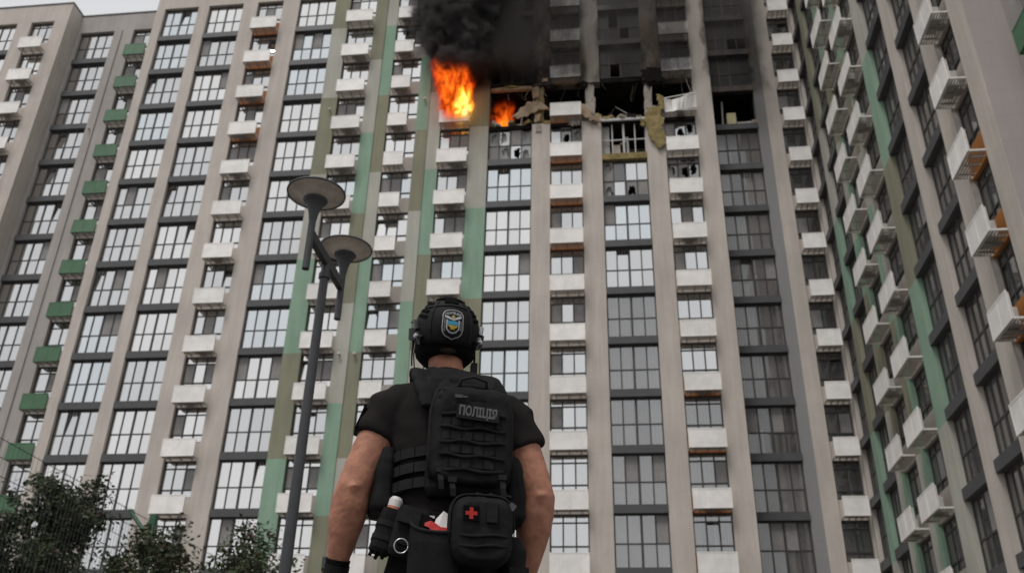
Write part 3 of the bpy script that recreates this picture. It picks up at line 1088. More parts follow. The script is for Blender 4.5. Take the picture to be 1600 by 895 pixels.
def tree(name, label, x, y, top, rad, base_h, nleaf, seed, red=.1, group=None):
    rr = random.Random(seed)
    root = thing(name, label, 'tree', (x, y, 0), 0, group)
    tr = MB()
    tips = []
    tr.tube([(0, 0, 0), (.04, .02, base_h * .6), (.0, .05, base_h * 1.2), (.06, 0, top * .8)], [.11, .09, .07, .02], M['bark'], 10)
    for i in range(34):
        z0 = rr.uniform(base_h * .5, top * .78)
        a = rr.uniform(0, 2 * math.pi)
        ln = rad * rr.uniform(.55, 1.05) * (1.05 - .55 * (z0 / top))
        rise = rr.uniform(.25, 1.0) * ln + (top - z0) * rr.uniform(.0, .35)
        p0 = Vector((.03, .03, z0))
        p1 = p0 + Vector((math.cos(a) * ln * .5, math.sin(a) * ln * .5, rise * .45))
        p2 = p0 + Vector((math.cos(a) * ln, math.sin(a) * ln, rise))
        if p2.z > top:
            p2.z = top - rr.uniform(0, .3)
        tr.tube([p0, p1, p2], [.03, .018, .005], M['bark'], 5)
        for q in range(7):
            f = .25 + .75 * q / 6
            c = p0.lerp(p1, f * 2) if f < .5 else p1.lerp(p2, f * 2 - 1)
            tips.append((c, .12 + .18 * rr.random()))
        for q in range(3):
            e = p2 + Vector((rr.uniform(-.35, .35), rr.uniform(-.35, .35), rr.uniform(-.1, .45)))
            tr.tube([p2.lerp(p1, .3), e], [.008, .003], M['bark'], 4)
            tips += [(p2.lerp(e, .5), .12), (e, .10)]
    tr.build('trunk', root)
    cr = MB()
    idx = [cr.mid(m_) for m_ in leafmats]
    for i in range(nleaf):
        c, s = tips[int(rr.random() * len(tips))]
        p = c + Vector((rr.gauss(0, s), rr.gauss(0, s), rr.gauss(0, s * .8)))
        L = rr.uniform(.030, .066)
        d = Vector((rr.gauss(0, 1), rr.gauss(0, 1), rr.gauss(-.2, .7))).normalized()
        u = d.cross(Vector((rr.gauss(0, 1), rr.gauss(0, 1), rr.gauss(0, 1)))).normalized()
        q = rr.random()
        mt = leafmats[2] if q < red else (leafmats[3] if q < red + .08 else (leafmats[1] if q < .55 else leafmats[0]))
        nrm = d.cross(u)
        a_ = p - d * L
        b_ = p + d * L
        k = L * .48
        cr.face([a_, p + u * k + nrm * L * .12, b_], mt)
        cr.face([a_, b_, p - u * k + nrm * L * .12], mt)
    cr.build('crown', root)
    return root


tree('tree', 'dark bushy tree in the lower left corner in front of the wire fence', -10.25, 15.2, 4.5, 2.1, 1.45, 34000, 3, .08, 'trees at the lower left')
tree('tree', 'low sparse tree with loose twigs below the street lamp', -7.2, 15.4, 3.85, 1.8, 1.0, 17000, 9, .10, 'trees at the lower left')
tree('tree', 'dark low tree at the frame edge left of the bushy tree', -12.7, 15.6, 3.4, 1.9, 1.2, 18000, 12, .05, 'trees at the lower left')

# ------------------------------------------------------------------ police officer
M['skin'] = simple('skin', (.35, .16, .105), .6, .25, var=.24, scale=20, bump=.3, bscale=140)
M['skin'].node_tree.nodes['Principled BSDF'].inputs['Subsurface Weight'].default_value = .08
M['skin'].node_tree.nodes['Principled BSDF'].inputs['Subsurface Radius'].default_value = (.02, .008, .004)
M['shirt'] = simple('black_tshirt', (.0175, .0152, .0152), .92, .06, var=.25, scale=8, bump=.25, bscale=160)
M['trouser'] = simple('black_trousers', (.008, .008, .0086), .9, .06, var=.25, scale=8, bump=.3, bscale=120)
M['nylon'] = simple('black_nylon', (.0098, .0098, .0102), .75, .12, var=.3, scale=18, bump=.5, bscale=420)
M['web'] = simple('black_webbing', (.013, .013, .0135), .7, .14, var=.25, scale=30, bump=.6, bscale=600)
M['dark'] = simple('deep_black_fabric', (.006, .006, .0062), .9, .1)
M['helm'] = simple('black_helmet_shell', (.0078, .0078, .0083), .7, .16, var=.3, scale=14, bump=.2, bscale=300)
M['rail'] = simple('grey_plastic_rail', (.045, .046, .05), .4, .4)
M['velcro'] = simple('velcro', (.005, .005, .0053), .95, .04, bump=.8, bscale=700)
M['hair'] = simple('short_dark_hair', (.02, .014, .01), .8, .2)
M['boot'] = simple('black_boots', (.008, .008, .008), .55, .2)
M['patch'] = simple('patch_black', (.009, .009, .010), .8, .15)
M['reflet'] = simple('grey_lettering', (.092, .092, .096), .7, .2)
M['silver'] = simple('silver_thread', (.36, .36, .37), .6, .3)
M['gold'] = simple('gold_thread', (.34, .23, .07), .6, .3)
M['skyblue'] = simple('blue_thread', (.05, .24, .36), .7, .2)
M['yellowt'] = simple('yellow_thread', (.45, .30, .04), .7, .2)
M['redp'] = simple('red_cross_patch', (.33, .022, .018), .7, .2)
M['steel'] = simple('steel_ring', (.5, .5, .5), .3, .5, metal=.9)
M['bottle'] = simple('clear_white_plastic', (.55, .53, .52), .35, .5)
M['bottleo'] = simple('orange_plastic', (.50, .16, .09), .4, .4)
M['tapew'] = simple('white_tape', (.62, .59, .58), .5, .3)
M['taper'] = simple('red_tape', (.42, .022, .02), .5, .3)

PR = R(18)
PX, PY = -.59, 3.05
person = thing('person', 'police officer in black helmet and plate carrier seen from behind, watching the fire', 'person', (PX, PY, 0), PR)


def ell(c, rx, ry, n=28, e=2.0, ax=None, ay=None):
    ax = Vector(ax or (1, 0, 0))
    ay = Vector(ay or (0, 1, 0))
    c = Vector(c)
    out = []
    for j in range(n):
        a = 2 * math.pi * j / n
        ca, sa = math.cos(a), math.sin(a)
        out.append(c + ax * rx * math.copysign(abs(ca) ** (2 / e), ca) + ay * ry * math.copysign(abs(sa) ** (2 / e), sa))
    return out


def remeshed(mb, name, parent, voxel, smooth_it=3, fn=None, mt=None):
    me = mb.mesh(name)
    tmp = bpy.data.objects.new(name, me)
    COL.objects.link(tmp)
    md = tmp.modifiers.new('r', 'REMESH')
    md.mode = 'VOXEL'
    md.voxel_size = voxel
    ms = tmp.modifiers.new('s', 'SMOOTH')
    ms.factor = .5
    ms.iterations = smooth_it
    dg = bpy.context.evaluated_depsgraph_get()
    m2 = bpy.data.meshes.new_from_object(tmp.evaluated_get(dg))
    bpy.data.objects.remove(tmp)
    if fn:
        nv = [v.normal.copy() for v in m2.vertices]
        for v, q in zip(m2.vertices, nv):
            v.co = v.co + fn(v.co, q)
    m2.materials.clear()
    m2.materials.append(mt or mb.mats[0])
    m2.polygons.foreach_set('use_smooth', [True] * len(m2.polygons))
    m2.polygons.foreach_set('material_index', [0] * len(m2.polygons))
    m2.name = name
    return link(name, m2, parent)


# joints (local frame: +y is where he faces, -y is his back)
SHL, SHR = Vector((-.215, .0, 1.475)), Vector((.215, .0, 1.475))
ELL, ELR = Vector((-.318, -.02, 1.165)), Vector((.315, -.01, 1.185))
WRL, WRR = Vector((-.345, .06, .935)), Vector((.295, .08, .94))
HIP = .93
sk = M['skin']
bd = MB()
# trunk, neck and head
bd.loft([ell((0, 0, .80), .15, .11), ell((0, 0, .93), .165, .115), ell((0, 0, 1.10), .150, .10), ell((0, .005, 1.28), .18, .115), ell((0, 0, 1.42), .195, .115),
         ell((0, -.005, 1.50), .17, .095), ell((-.01, -.005, 1.56), .10, .075), ell((-.025, 0, 1.60), .068, .07), ell((-.033, .008, 1.66), .062, .068), ell((-.035, .02, 1.70), .068, .085),
         ell((-.035, .025, 1.76), .076, .098), ell((-.035, .025, 1.82), .076, .098), ell((-.035, .02, 1.87), .055, .07), ell((-.035, .02, 1.89), .02, .025)], sk)
# face: jaw, nose, brow, lips
bd.loft([ell((-.035, .075, 1.655), .03, .03), ell((-.035, .09, 1.68), .045, .035), ell((-.035, .085, 1.73), .055, .045)], sk)
bd.tube([(-.035, .12, 1.785), (-.035, .138, 1.745), (-.035, .128, 1.733)], [.010, .015, .012], sk, 10)
bd.tube([(-.06, .112, 1.70), (-.035, .121, 1.702), (-.01, .112, 1.70)], .009, sk, 8)
bd.tube([(-.085, .098, 1.795), (-.035, .118, 1.80), (.015, .098, 1.795)], .011, sk, 8)
for s in (-1, 1):      # ears
    bd.loft([ell((-.035 + s * .078, .015, 1.715), .008, .012), ell((-.035 + s * .088, .008, 1.745), .010, .022), ell((-.035 + s * .088, .006, 1.775), .010, .02), ell((-.035 + s * .08, .01, 1.79), .006, .01)], sk)


def arm(S, E, W, hand_dir, s):
    up = [S + Vector((-s * .05, 0, .0)), S.lerp(E, .25), S.lerp(E, .55), S.lerp(E, .82), E, E.lerp(W, .18), E.lerp(W, .4), E.lerp(W, .75), W]
    bd.tube(up, [.062, .066, .066, .062, .058, .064, .061, .046, .034], sk, 20)
    bd.tube([E + Vector((0, -.028, .03)), E + Vector((0, -.046, -.005)), E + Vector((0, -.03, -.04))], [.018, .024, .016], sk, 10)
    # palm and curled fingers, back of the hand outwards
    d = Vector(hand_dir).normalized()
    side = Vector((0, 1, 0))
    side = (side - d * side.dot(d)).normalized()
    inn = Vector((-s, 0, 0))
    inn = (inn - d * inn.dot(d) - side * inn.dot(side)).normalized()
    P = [W + d * q for q in (0, .03, .065, .095)]
    bd.loft([ell(P[0], .020, .030, 16, 2, inn, side), ell(P[1], .018, .038, 16, 2.4, inn, side), ell(P[2], .017, .044, 16, 2.6, inn, side), ell(P[3], .014, .043, 16, 2.6, inn, side)], sk)
    for i, (o_, L) in enumerate(((.033, .072), (.0115, .082), (-.0115, .076), (-.033, .060))):
        b0 = P[3] + side * o_ - d * .012
        k1 = b0 + d * L * .5 + inn * .006
        k2 = k1 + d * L * .30 + inn * .020
        k3 = k2 + d * L * .10 + inn * .026
        bd.tube([b0, k1, k2, k3], [.0098, .0090, .0083, .0068], sk, 10)
    th = P[1] + side * .034 - d * .004
    bd.tube([th, th + side * .022 + d * .03 + inn * .012, th + side * .022 + d * .06 + inn * .022, th + side * .016 + d * .082 + inn * .026], [.0125, .0115, .0105, .008], sk, 10)


arm(SHL, ELL, WRL, (-.05, .22, -1), -1)
arm(SHR, ELR, WRR, (-.03, .25, -1), 1)
# legs
for s in (-1, 1):
    bd.tube([(s * .095, 0, .92), (s * .105, 0, .75), (s * .115, .01, .52), (s * .125, 0, .30), (s * .13, -.005, .10)], [.09, .085, .062, .055, .042], sk, 16)


def skin_fn(p, n):
    return n * (.0013 * noise.noise(p * 22) + .0012 * noise.noise(p * 60))


remeshed(bd, 'body', person, .0055, 4, skin_fn, sk)

# t-shirt
ts = MB()
ts.loft([ell((0, 0, .90), .178, .128, e=2.3), ell((0, 0, 1.0), .175, .124, e=2.3), ell((0, 0, 1.10), .178, .122, e=2.3), ell((0, .0, 1.26), .205, .135, e=2.3), ell((0, -.003, 1.38), .222, .138, e=2.3),
         ell((0, -.003, 1.45), .222, .128, e=2.3), ell((0, -.008, 1.515), .195, .108, e=2.2), ell((-.005, -.010, 1.556), .155, .095), ell((-.012, -.010, 1.585), .112, .088), ell((-.02, -.004, 1.60), .082, .082), ell((-.022, -.002, 1.612), .074, .076)], M['shirt'])
for S, E, s in ((SHL, ELL, -1), (SHR, ELR, 1)):
    tip = S.lerp(E, .40) + Vector((s * .004, 0, 0))
    ts.tube([S + Vector((-s * .09, 0, .022)), S + Vector((-s * .03, 0, .004)), S + Vector((s * .012, 0, -.026)), S.lerp(E, .2), tip, tip + (E - S) * .02], [.072, .082, .083, .080, .079, .076], M['shirt'], 22)


def shirt_fn(p, n):
    f = .008 * noise.noise(Vector((p.x * 6, p.y * 6, p.z * 14))) + .005 * noise.noise(Vector((p.x * 14 + p.z * 16, p.y * 10, p.z * 9)))
    side = abs(p.x) > .2
    f += (.006 if side else .004) * math.sin(p.z * 46 + p.x * 38 + 3 * noise.noise(p * 7)) * max(0, noise.noise(p * 5 + Vector((3, 1, 0))) + .3)
    return n * f


remeshed(ts, 't_shirt', person, .0075, 3, shirt_fn, M['shirt'])
mb = MB()
for S, E, s in ((SHL, ELL, -1),):
    mb.box(-.004, .004, -.045, .045, -.045, .045, M['velcro'])
mb.build('sleeve_patch', person, (-.318, -.0, 1.415)).rotation_euler = (0, R(17), 0)

# trousers and boots
tr = MB()
tr.loft([ell((0, 0, 1.035), .180, .130, e=2.4), ell((0, 0, .95), .186, .135, e=2.4), ell((0, -.01, .86), .19, .142, e=2.4), ell((0, 0, .78), .178, .13)], M['trouser'])
for s in (-1, 1):
    tr.tube([(s * .09, -.005, .88), (s * .105, 0, .72), (s * .118, .01, .50), (s * .126, 0, .28), (s * .13, -.005, .12)], [.112, .108, .086, .080, .074], M['trouser'], 20)
remeshed(tr, 'trousers', person, .009, 3, lambda p, n: n * (.007 * noise.noise(Vector((p.x * 8, p.y * 8, p.z * 16))) + .004 * noise.noise(p * 26)), M['trouser'])
for s in (-1, 1):
    bt = MB()
    bt.tube([(s * .13, -.01, .20), (s * .13, -.01, .07)], [.058, .06], M['boot'], 16)
    bt.loft([ell((s * .13, -.06, .045), .04, .044, 16, 2.4, (1, 0, 0), (0, 0, 1)), ell((s * .132, .0, .06), .046, .055, 16, 2.4, (1, 0, 0), (0, 0, 1)), ell((s * .138, .10, .045), .048, .044, 16, 2.4, (1, 0, 0), (0, 0, 1)), ell((s * .142, .19, .032), .034, .030, 16, 2.4, (1, 0, 0), (0, 0, 1))], M['boot'])
    bo = remeshed(bt, 'boot', person, .008, 2, None, M['boot'])
    sl_ = MB()
    sl_.loft([ell((s * .135, .06, 0.0), .052, .155, 24, 2.6), ell((s * .135, .06, .018), .052, .155, 24, 2.6)], M['dark'])
    sl_.build('sole', bo)

# wrist band with a watch on the left wrist
mb = MB()
d = (WRL - ELL).normalized()
mb.tube([WRL - d * .018, WRL + d * .022], [.042, .040], M['dark'], 22)
mb.tube([WRL + d * .0, WRL + d * .03 + Vector((0, 0, 0))], [.044, .044], M['boot'], 22)
mb.box(-.008, .008, -.02, .02, -.018, .018, M['rail'], Matrix.Translation(WRL + Vector((-.040, 0, 0))))
mb.build('wrist_watch', person)

# ---- helmet
HC = Vector((-.037, -.003, 1.772))
HA = Vector((.123, .146, .135))
TILT = Matrix.Rotation(R(13), 3, 'X')     # head tipped back, looking up


def hs_pt(az_, v, off=0.):
    """point of the helmet shell: az_ from the back (-y) towards his right (+x), v polar height"""
    c = math.cos(v)
    p = Vector((math.sin(az_) * c * (HA.x + off), -math.cos(az_) * c * (HA.y + off), math.sin(v) * (HA.z + off)))
    return HC + TILT @ p


def low_edge(az_):
    a = abs(((az_ + math.pi) % (2 * math.pi)) - math.pi)     # 0 back .. pi front
    d_ = math.degrees(a)
    if d_ < 50:
        return R(-24)
    if d_ < 75:
        return R(-24 + 14 * (d_ - 50) / 25)
    if d_ < 115:
        return R(-10)
    return R(-10 + 22 * (d_ - 115) / 65)


helm = MB()
NA, NV = 64, 22
for layer, off in ((0, 0.), (1, -.011)):
    base_n = len(helm.v)
    for j in range(NV + 1):
        for i in range(NA):
            a = 2 * math.pi * i / NA
            lo = low_edge(a)
            v = lo + (R(89.5) - lo) * (j / NV)
            helm.v.append(tuple(hs_pt(a, v, off)))
    mi = helm.mid(M['helm'])
    for j in range(NV):
        for i in range(NA):
            i2 = (i + 1) % NA
            q = [base_n + j * NA + i, base_n + j * NA + i2, base_n + (j + 1) * NA + i2, base_n + (j + 1) * NA + i]
            helm.f.append(tuple(q if layer == 0 else q[::-1]))
            helm.mi.append(mi)
n2 = (NV + 1) * NA
for i in range(NA):
    i2 = (i + 1) % NA
    helm.f.append((i, n2 + i, n2 + i2, i2))
    helm.mi.append(helm.mid(M['helm']))
helmet = helm.build('helmet', person, smooth=True)


def hband(azs, vs, off, wid, mt, name, thick=.006, parent=None):
    """raised rib along the shell through (az, v) points"""
    mb_ = MB()
    rings = []
    for i in range(len(azs)):
        p = hs_pt(azs[i], vs[i], off)
        q = hs_pt(azs[i], vs[i], off + .01)
        nrm = (q - p).normalized()
        j = min(i + 1, len(azs) - 1)
        k = max(i - 1, 0)
        tg = (hs_pt(azs[j], vs[j], off) - hs_pt(azs[k], vs[k], off)).normalized()
        sd_ = tg.cross(nrm).normalized()
        rings.append([p - sd_ * wid / 2 - nrm * .004, p + sd_ * wid / 2 - nrm * .004, p + sd_ * wid * .42 + nrm * thick, p - sd_ * wid * .42 + nrm * thick])
    mb_.loft(rings, mt)
    return mb_.build(name, parent or helmet)


lin = lambda a, b, n: [a + (b - a) * i / (n - 1) for i in range(n)]
hband(lin(0, 2 * math.pi, 60), [low_edge(a) + R(1) for a in lin(0, 2 * math.pi, 60)], .0, .012, M['dark'], 'rim_trim', .004)
hband([0] * 9, lin(R(44), R(88), 9), .001, .052, M['velcro'], 'velcro_strip', .004)
hband(lin(R(-60), R(60), 15), [R(40) - R(4) * abs(a) for a in lin(-1, 1, 15)], .001, .012, M['web'], 'cover_seam', .003)
for s in (-1, 1):
    hband([R(s * 36)] * 6, lin(R(-18), R(52), 6), .001, .010, M['web'], 'cover_seam', .003)
    hband(lin(R(s * 22), R(s * 50), 5), [R(62)] * 5, .001, .03, M['velcro'], 'velcro_strip', .004)
    for v0 in (22, 32, 42, 50):
        hband(lin(R(s * 46), R(s * 74), 5), lin(R(v0 - 6), R(v0 + 2), 5), .001, .014, M['velcro'], 'vent_rib', .0018)
    hband(lin(R(s * 55), R(s * 62), 3) + lin(R(s * 72), R(s * 125), 6), lin(R(-24), R(-8), 3) + lin(R(12), R(20), 6), .004, .012, M['rail'], 'side_rail', .012)
    hband(lin(R(s * 62), R(s * 120), 8), lin(R(-10), R(2), 8), .003, .050, M['boot'], 'rail_mount', .013)
    hband(lin(R(s * 52), R(s * 66), 4), lin(R(-20), R(-16), 4), .003, .036, M['boot'], 'rail_mount', .012)
    sc_ = MB()
    p = hs_pt(R(s * 60), R(-12), .016)
    sc_.lathe([(.009, -.004), (.009, .004), (.005, .007)], M['silver'], n=12)
    so_ = sc_.build('rail_screw', helmet, p)
    so_.rotation_euler = (R(90), 0, R(s * 50))
# padding under the shell and the nape strap
mb = MB()
mb.loft([ell((-.037, .012, 1.668), .086, .098, 32), ell((-.037, .008, 1.69), .108, .122, 32), ell((-.037, .004, 1.72), .113, .132, 32), ell((-.037, .004, 1.76), .11, .13, 32)], M['dark'])
mb.build('helmet_padding', helmet, smooth=True)
mb = MB()
mb.tube([(-.145, .0, 1.735), (-.150, .02, 1.69), (-.142, .04, 1.64), (-.11, .075, 1.625)], [.006, .005, .005, .005], M['web'], 8, flat=.5)
mb.tube([(-.158, -.03, 1.73), (-.160, -.028, 1.665), (-.158, -.03, 1.625)], [.006, .003, .003], M['web'], 8)
mb.tube([(.071, .0, 1.735), (.073, .0, 1.68), (.062, .03, 1.625), (.03, .08, 1.62)], [.008, .008, .007, .006], M['web'], 8, flat=.5)
mb.box(.06, .082, -.02, .012, 1.625, 1.665, M['boot'])
mb.box(.055, .078, -.03, .0, 1.60, 1.63, M['boot'])
mb.build('chin_strap', helmet)
mb = MB()
mb.tube([(-.095, -.055, 1.70), (-.037, -.098, 1.665), (.02, -.055, 1.70)], .012, M['hair'], 10)
mb.build('hair', person, smooth=True)


# ---- helmet badge, wrapped on the shell
def shell_wrap(x, z, off):
    """badge plane (x right, z up, centred on the back) -> point on the shell"""
    azb, vb = R(2), R(4)
    return hs_pt(azb + x / HA.y * 1.14, vb + z / HA.z * .90, off)


def wrap_poly(pts, off, mt, name, parent, sub=2):
    bm_ = bmesh.new()
    vs = [bm_.verts.new((x, z, 0)) for x, z in pts]
    f = bm_.faces.new(vs)
    bmesh.ops.triangulate(bm_, faces=[f])
    for _ in range(sub):
        bmesh.ops.subdivide_edges(bm_, edges=[e for e in bm_.edges if e.calc_length() > .012], cuts=1)
        bmesh.ops.triangulate(bm_, faces=bm_.faces[:])
    for v in bm_.verts:
        v.co = shell_wrap(v.co.x, v.co.y, off)
    me = bpy.data.meshes.new(name)
    bm_.to_mesh(me)
    bm_.free()
    me.materials.append(mt)
    return link(name, me, parent)


def shield(k):
    pts = []
    right = [(.0, .058), (.016, .0565), (.031, .050), (.034, .043), (.037, .036), (.0355, .02), (.036, -.018), (.033, -.034), (.024, -.046), (.011, -.052), (0, -.058)]
    pts = right + [(-x, z) for x, z in right[-2:0:-1]]
    return [(x * k, z * (1 + (k - 1) * .62)) for x, z in pts]


def text_mesh(body, size, ext=0., align='CENTER', bold=0.):
    cu = bpy.data.curves.new('txt', 'FONT')
    cu.body = body
    cu.size = size
    cu.align_x = align
    cu.align_y = 'CENTER'
    cu.extrude = ext
    cu.offset = bold
    cu.resolution_u = 4
    ob = bpy.data.objects.new('txt', cu)
    COL.objects.link(ob)
    dg = bpy.context.evaluated_depsgraph_get()
    me = bpy.data.meshes.new_from_object(ob.evaluated_get(dg))
    bpy.data.objects.remove(ob)
    bpy.data.curves.remove(cu)
    return me


badge = wrap_poly(shield(1.08), .0075, M['silver'], 'badge', helmet)
wrap_poly(shield(.99), .0085, M['patch'], 'badge_field', helmet)
wrap_poly([(.024, .015), (.0235, -.02), (.013, -.034), (0, -.038), (-.013, -.034), (-.0235, -.02), (-.024, .015)], .0092, M['silver'], 'badge_ring', helmet)
wrap_poly([(.019, .018), (.0185, -.02), (.010, -.030), (0, -.033), (-.010, -.030), (-.0185, -.02), (-.019, .018)], .0098, M['patch'], 'badge_field', helmet)
wrap_poly([(-.018, .012), (-.006, .009), (.005, .011), (.018, .007), (.018, -.006), (.006, -.008), (-.006, -.004), (-.018, -.007)], .0104, M['skyblue'], 'badge_blue_field', helmet)
wrap_poly([(-.018, -.008), (-.006, -.005), (.006, -.009), (.018, -.007), (.012, -.016), (.005, -.018), (.008, -.026), (.001, -.021), (-.007, -.024), (-.008, -.016)], .0104, M['yellowt'], 'badge_yellow_field', helmet)
wrap_poly([(-.033, .031), (-.020, .030), (-.009, .024), (0, .018), (.009, .024), (.020, .030), (.033, .031), (.027, .022), (.014, .017), (0, .012), (-.014, .017), (-.027, .022)], .0104, M['silver'], 'badge_wings', helmet)
wrap_poly([(.006 * math.cos(a), .026 + .007 * math.sin(a)) for a in lin(0, 2 * math.pi * 11 / 12, 12)], .011, M['gold'], 'badge_crest', helmet)


def wrapped_text(body, size, fn, off, mt, name, parent, bold=0.):
    me = text_mesh(body, size, 0, bold=bold)
    for v in me.vertices:
        x, z = fn(v.co.x, v.co.y)
        v.co = shell_wrap(x, z, off)
    me.materials.clear()
    me.materials.append(mt)
    return link(name, me, parent)


wrapped_text('ПОЛІЦІЯ', .0135, lambda x, y: (x, y + .043 - 9 * x * x), .0094, M['silver'], 'badge_lettering', helmet, .0002)
for s in (-1, 1):      # small lettering up the two sides of the shield
    wrapped_text('ПАТРУЛЬНА' if s < 0 else 'ПОЛІЦІЯ', .0082, lambda x, y, s=s: (s * .0295 - s * y * (1 if s > 0 else -1) * s, -.006 + x * -s), .0100, M['silver'], 'badge_lettering', helmet)

# ---- plate carrier: yoke, back panel, cummerbund, side pouches
vest = MB()
for s in (-1, 1):
    vest.tube([(s * .075 - .01, .10, 1.52), (s * .092 - .012, .04, 1.578), (s * .098 - .014, -.02, 1.592), (s * .10 - .008, -.09, 1.555), (s * .112 + .012, -.142, 1.47), (s * .12 + .02, -.158, 1.38)], [.036, .044, .047, .048, .046, .045], M['nylon'], 16, flat=.42, upd=(0, 0, 1))
vest.tube([(-.11, -.03, 1.585), (-.075, -.105, 1.570), (-.01, -.125, 1.560), (.06, -.105, 1.567), (.10, -.04, 1.582)], [.018, .030, .034, .030, .018], M['nylon'], 14, flat=1.0)
vest.loft([ell((.0, -.02, 1.10), .17, .128, 30, 3), ell((.02, -.035, 1.14), .165, .128, 30, 3), ell((.02, -.035, 1.40), .155, .128, 30, 3), ell((.015, -.03, 1.49), .14, .11, 30, 3)], M['nylon'])
plate = MB()
plate.loft([ell((.035, -.135, 1.125), .115, .028, 26, 4), ell((.035, -.14, 1.15), .13, .04, 26, 4), ell((.035, -.145, 1.45), .13, .042, 26, 4), ell((.03, -.135, 1.52), .10, .034, 26, 4)], M['nylon'])
plv = remeshed(plate, 'plate_carrier', person, .006, 2, lambda p, n: n * (.003 * noise.noise(p * 26)), M['nylon'])
yk = MB()
for s in (-1, 1):
    yk.tube([(s * .075 - .01, .10, 1.52), (s * .098 - .014, .04, 1.584), (s * .108 - .012, -.02, 1.598), (s * .116 - .002, -.08, 1.574), (s * .120 + .012, -.126, 1.508), (s * .112 + .026, -.160, 1.42)], [.034, .044, .048, .050, .050, .046], M['nylon'], 18, flat=.40, upd=(0, 0, 1))
yk.tube([(-.122, -.025, 1.586), (-.090, -.088, 1.572), (-.02, -.108, 1.560), (.06, -.094, 1.562), (.105, -.03, 1.582)], [.022, .030, .032, .030, .022], M['nylon'], 14)
yk.loft([ell((.0, -.135, 1.47), .11, .02, 20, 3), ell((0, -.125, 1.54), .105, .022, 20, 3), ell((-.005, -.115, 1.572), .09, .02, 20, 3)], M['nylon'])
remeshed(yk, 'shoulder_yoke', plv, .006, 2, lambda p, n: n * (.004 * noise.noise(Vector((p.x * 22, p.y * 22, p.z * 30)))), M['nylon'])
# three cummerbund straps on his left side, with gaps in between
def around(z0, z1, a0, a1, rx, ry, wid, mt, name, parent, thick=.010, n=16):
    mb_ = MB()
    rings = []
    for i in range(n):
        f = i / (n - 1)
        a = a0 + (a1 - a0) * f
        c, s_ = math.cos(a), math.sin(a)
        p = Vector((rx * math.copysign(abs(c) ** .87, c), ry * math.copysign(abs(s_) ** .87, s_), z0 + (z1 - z0) * f))
        o_ = Vector((c, s_, 0)) * thick
        wv = Vector((0, 0, wid / 2))
        rings.append([p - wv, p + wv, p + wv + o_, p - wv + o_])
    mb_.loft(rings, mt)
    return mb_.build(name, parent)
for i, z in enumerate((1.268, 1.216, 1.163)):
    around(z + .015, z - .012, R(255), R(180), .205, .142, .034, M['web'], 'cummerbund_strap', plv, .011)
    around(z + .015, z - .012, R(285), R(360), .205, .142, .034, M['web'], 'cummerbund_strap', plv, .011)
    for q in range(3):
        a = R(250 - q * 16)
        mb = MB()
        mb.box(-.006, .006, -.004, .004, -.017, .017, M['dark'])
        bo = mb.build('strap_stitch', plv, (.218 * math.cos(a), .155 * math.sin(a), z + .012 - q * .004))
for s, zc in ((-1, 1.20), (1, 1.19)):
    sp = MB()
    sp.loft([ell((s * .222, -.01, 1.085), .032, .080, 24, 4), ell((s * .226, -.01, 1.10), .038, .088, 24, 4), ell((s * .220, -.005, 1.26), .030, .085, 24, 4), ell((s * .214, .0, 1.305), .022, .07, 24, 4)], M['nylon'])
    o_ = remeshed(sp, 'side_pouch', plv, .006, 2, lambda p, n: n * (.005 * noise.noise(p * 20)), M['nylon'])
    for z in (1.14, 1.19, 1.24):
        around(z, z, R(200) if s < 0 else R(340), R(160) if s < 0 else R(380), .262, .12, .022, M['web'], 'pouch_strap', o_, .006, 8)

# ------------------------------------------------------------------ backpack on the plate carrier
BP = Matrix.Translation((PX, PY, 0)) @ Matrix.Rotation(PR, 4, 'Z')
pk = thing('backpack', 'flat black assault backpack with rows of webbing and a name patch worn on the back', 'backpack', BP @ Vector((.045, -.158, 1.16)), PR)
pk.scale = (.99, .82, .97)
pm = MB()


def rrect(cx, cy, cz, hx, hz, n=10, e=5):
    return [Vector((cx + hx * math.copysign(abs(math.cos(a)) ** (2 / e), math.cos(a)), cy, cz + hz * math.copysign(abs(math.sin(a)) ** (2 / e), math.sin(a)))) for a in lin(0, 2 * math.pi * (4 * n - 1) / (4 * n), 4 * n)]


pm.loft([rrect(0, .06, .175, .134, .172), rrect(0, -.01, .175, .138, .178), rrect(0, -.05, .170, .135, .174), rrect(0, -.070, .165, .128, .166), rrect(0, -.080, .160, .112, .150)], M['nylon'])
remeshed(pm, 'pack_body', pk, .0055, 2, lambda p, n: n * (.005 * noise.noise(Vector((p.x * 12, p.y * 12, p.z * 20))) + .002 * noise.noise(p * 44)), M['nylon'])


def frontline(x, z):
    ax_ = min(1, abs(x) / .13)
    az_ = min(1, abs(z - .16) / .17)
    return -.083 + .014 * ax_ ** 3 + .012 * az_ ** 3


def front_strap(x0, x1, z0, z1, wid, mt, name, thick=.007, n=14, wob=.0, par=None):
    rr = random.Random(int((x0 + z0 * 7) * 1000))
    mb_ = MB()
    rings = []
    for i in range(n):
        f = i / (n - 1)
        x = x0 + (x1 - x0) * f
        z = z0 + (z1 - z0) * f
        y = frontline(x, z) + rr.uniform(-wob, wob)
        d_ = Vector((x1 - x0, 0, z1 - z0)).normalized()
        u = Vector((-d_.z, 0, d_.x)) * wid / 2
        p = Vector((x, y + .004, z))
        o2 = Vector((0, -thick, 0))
        rings.append([p - u, p + u, p + u * .94 + o2, p - u * .94 + o2])
    mb_.loft(rings, mt)
    return mb_.build(name, par or pk)


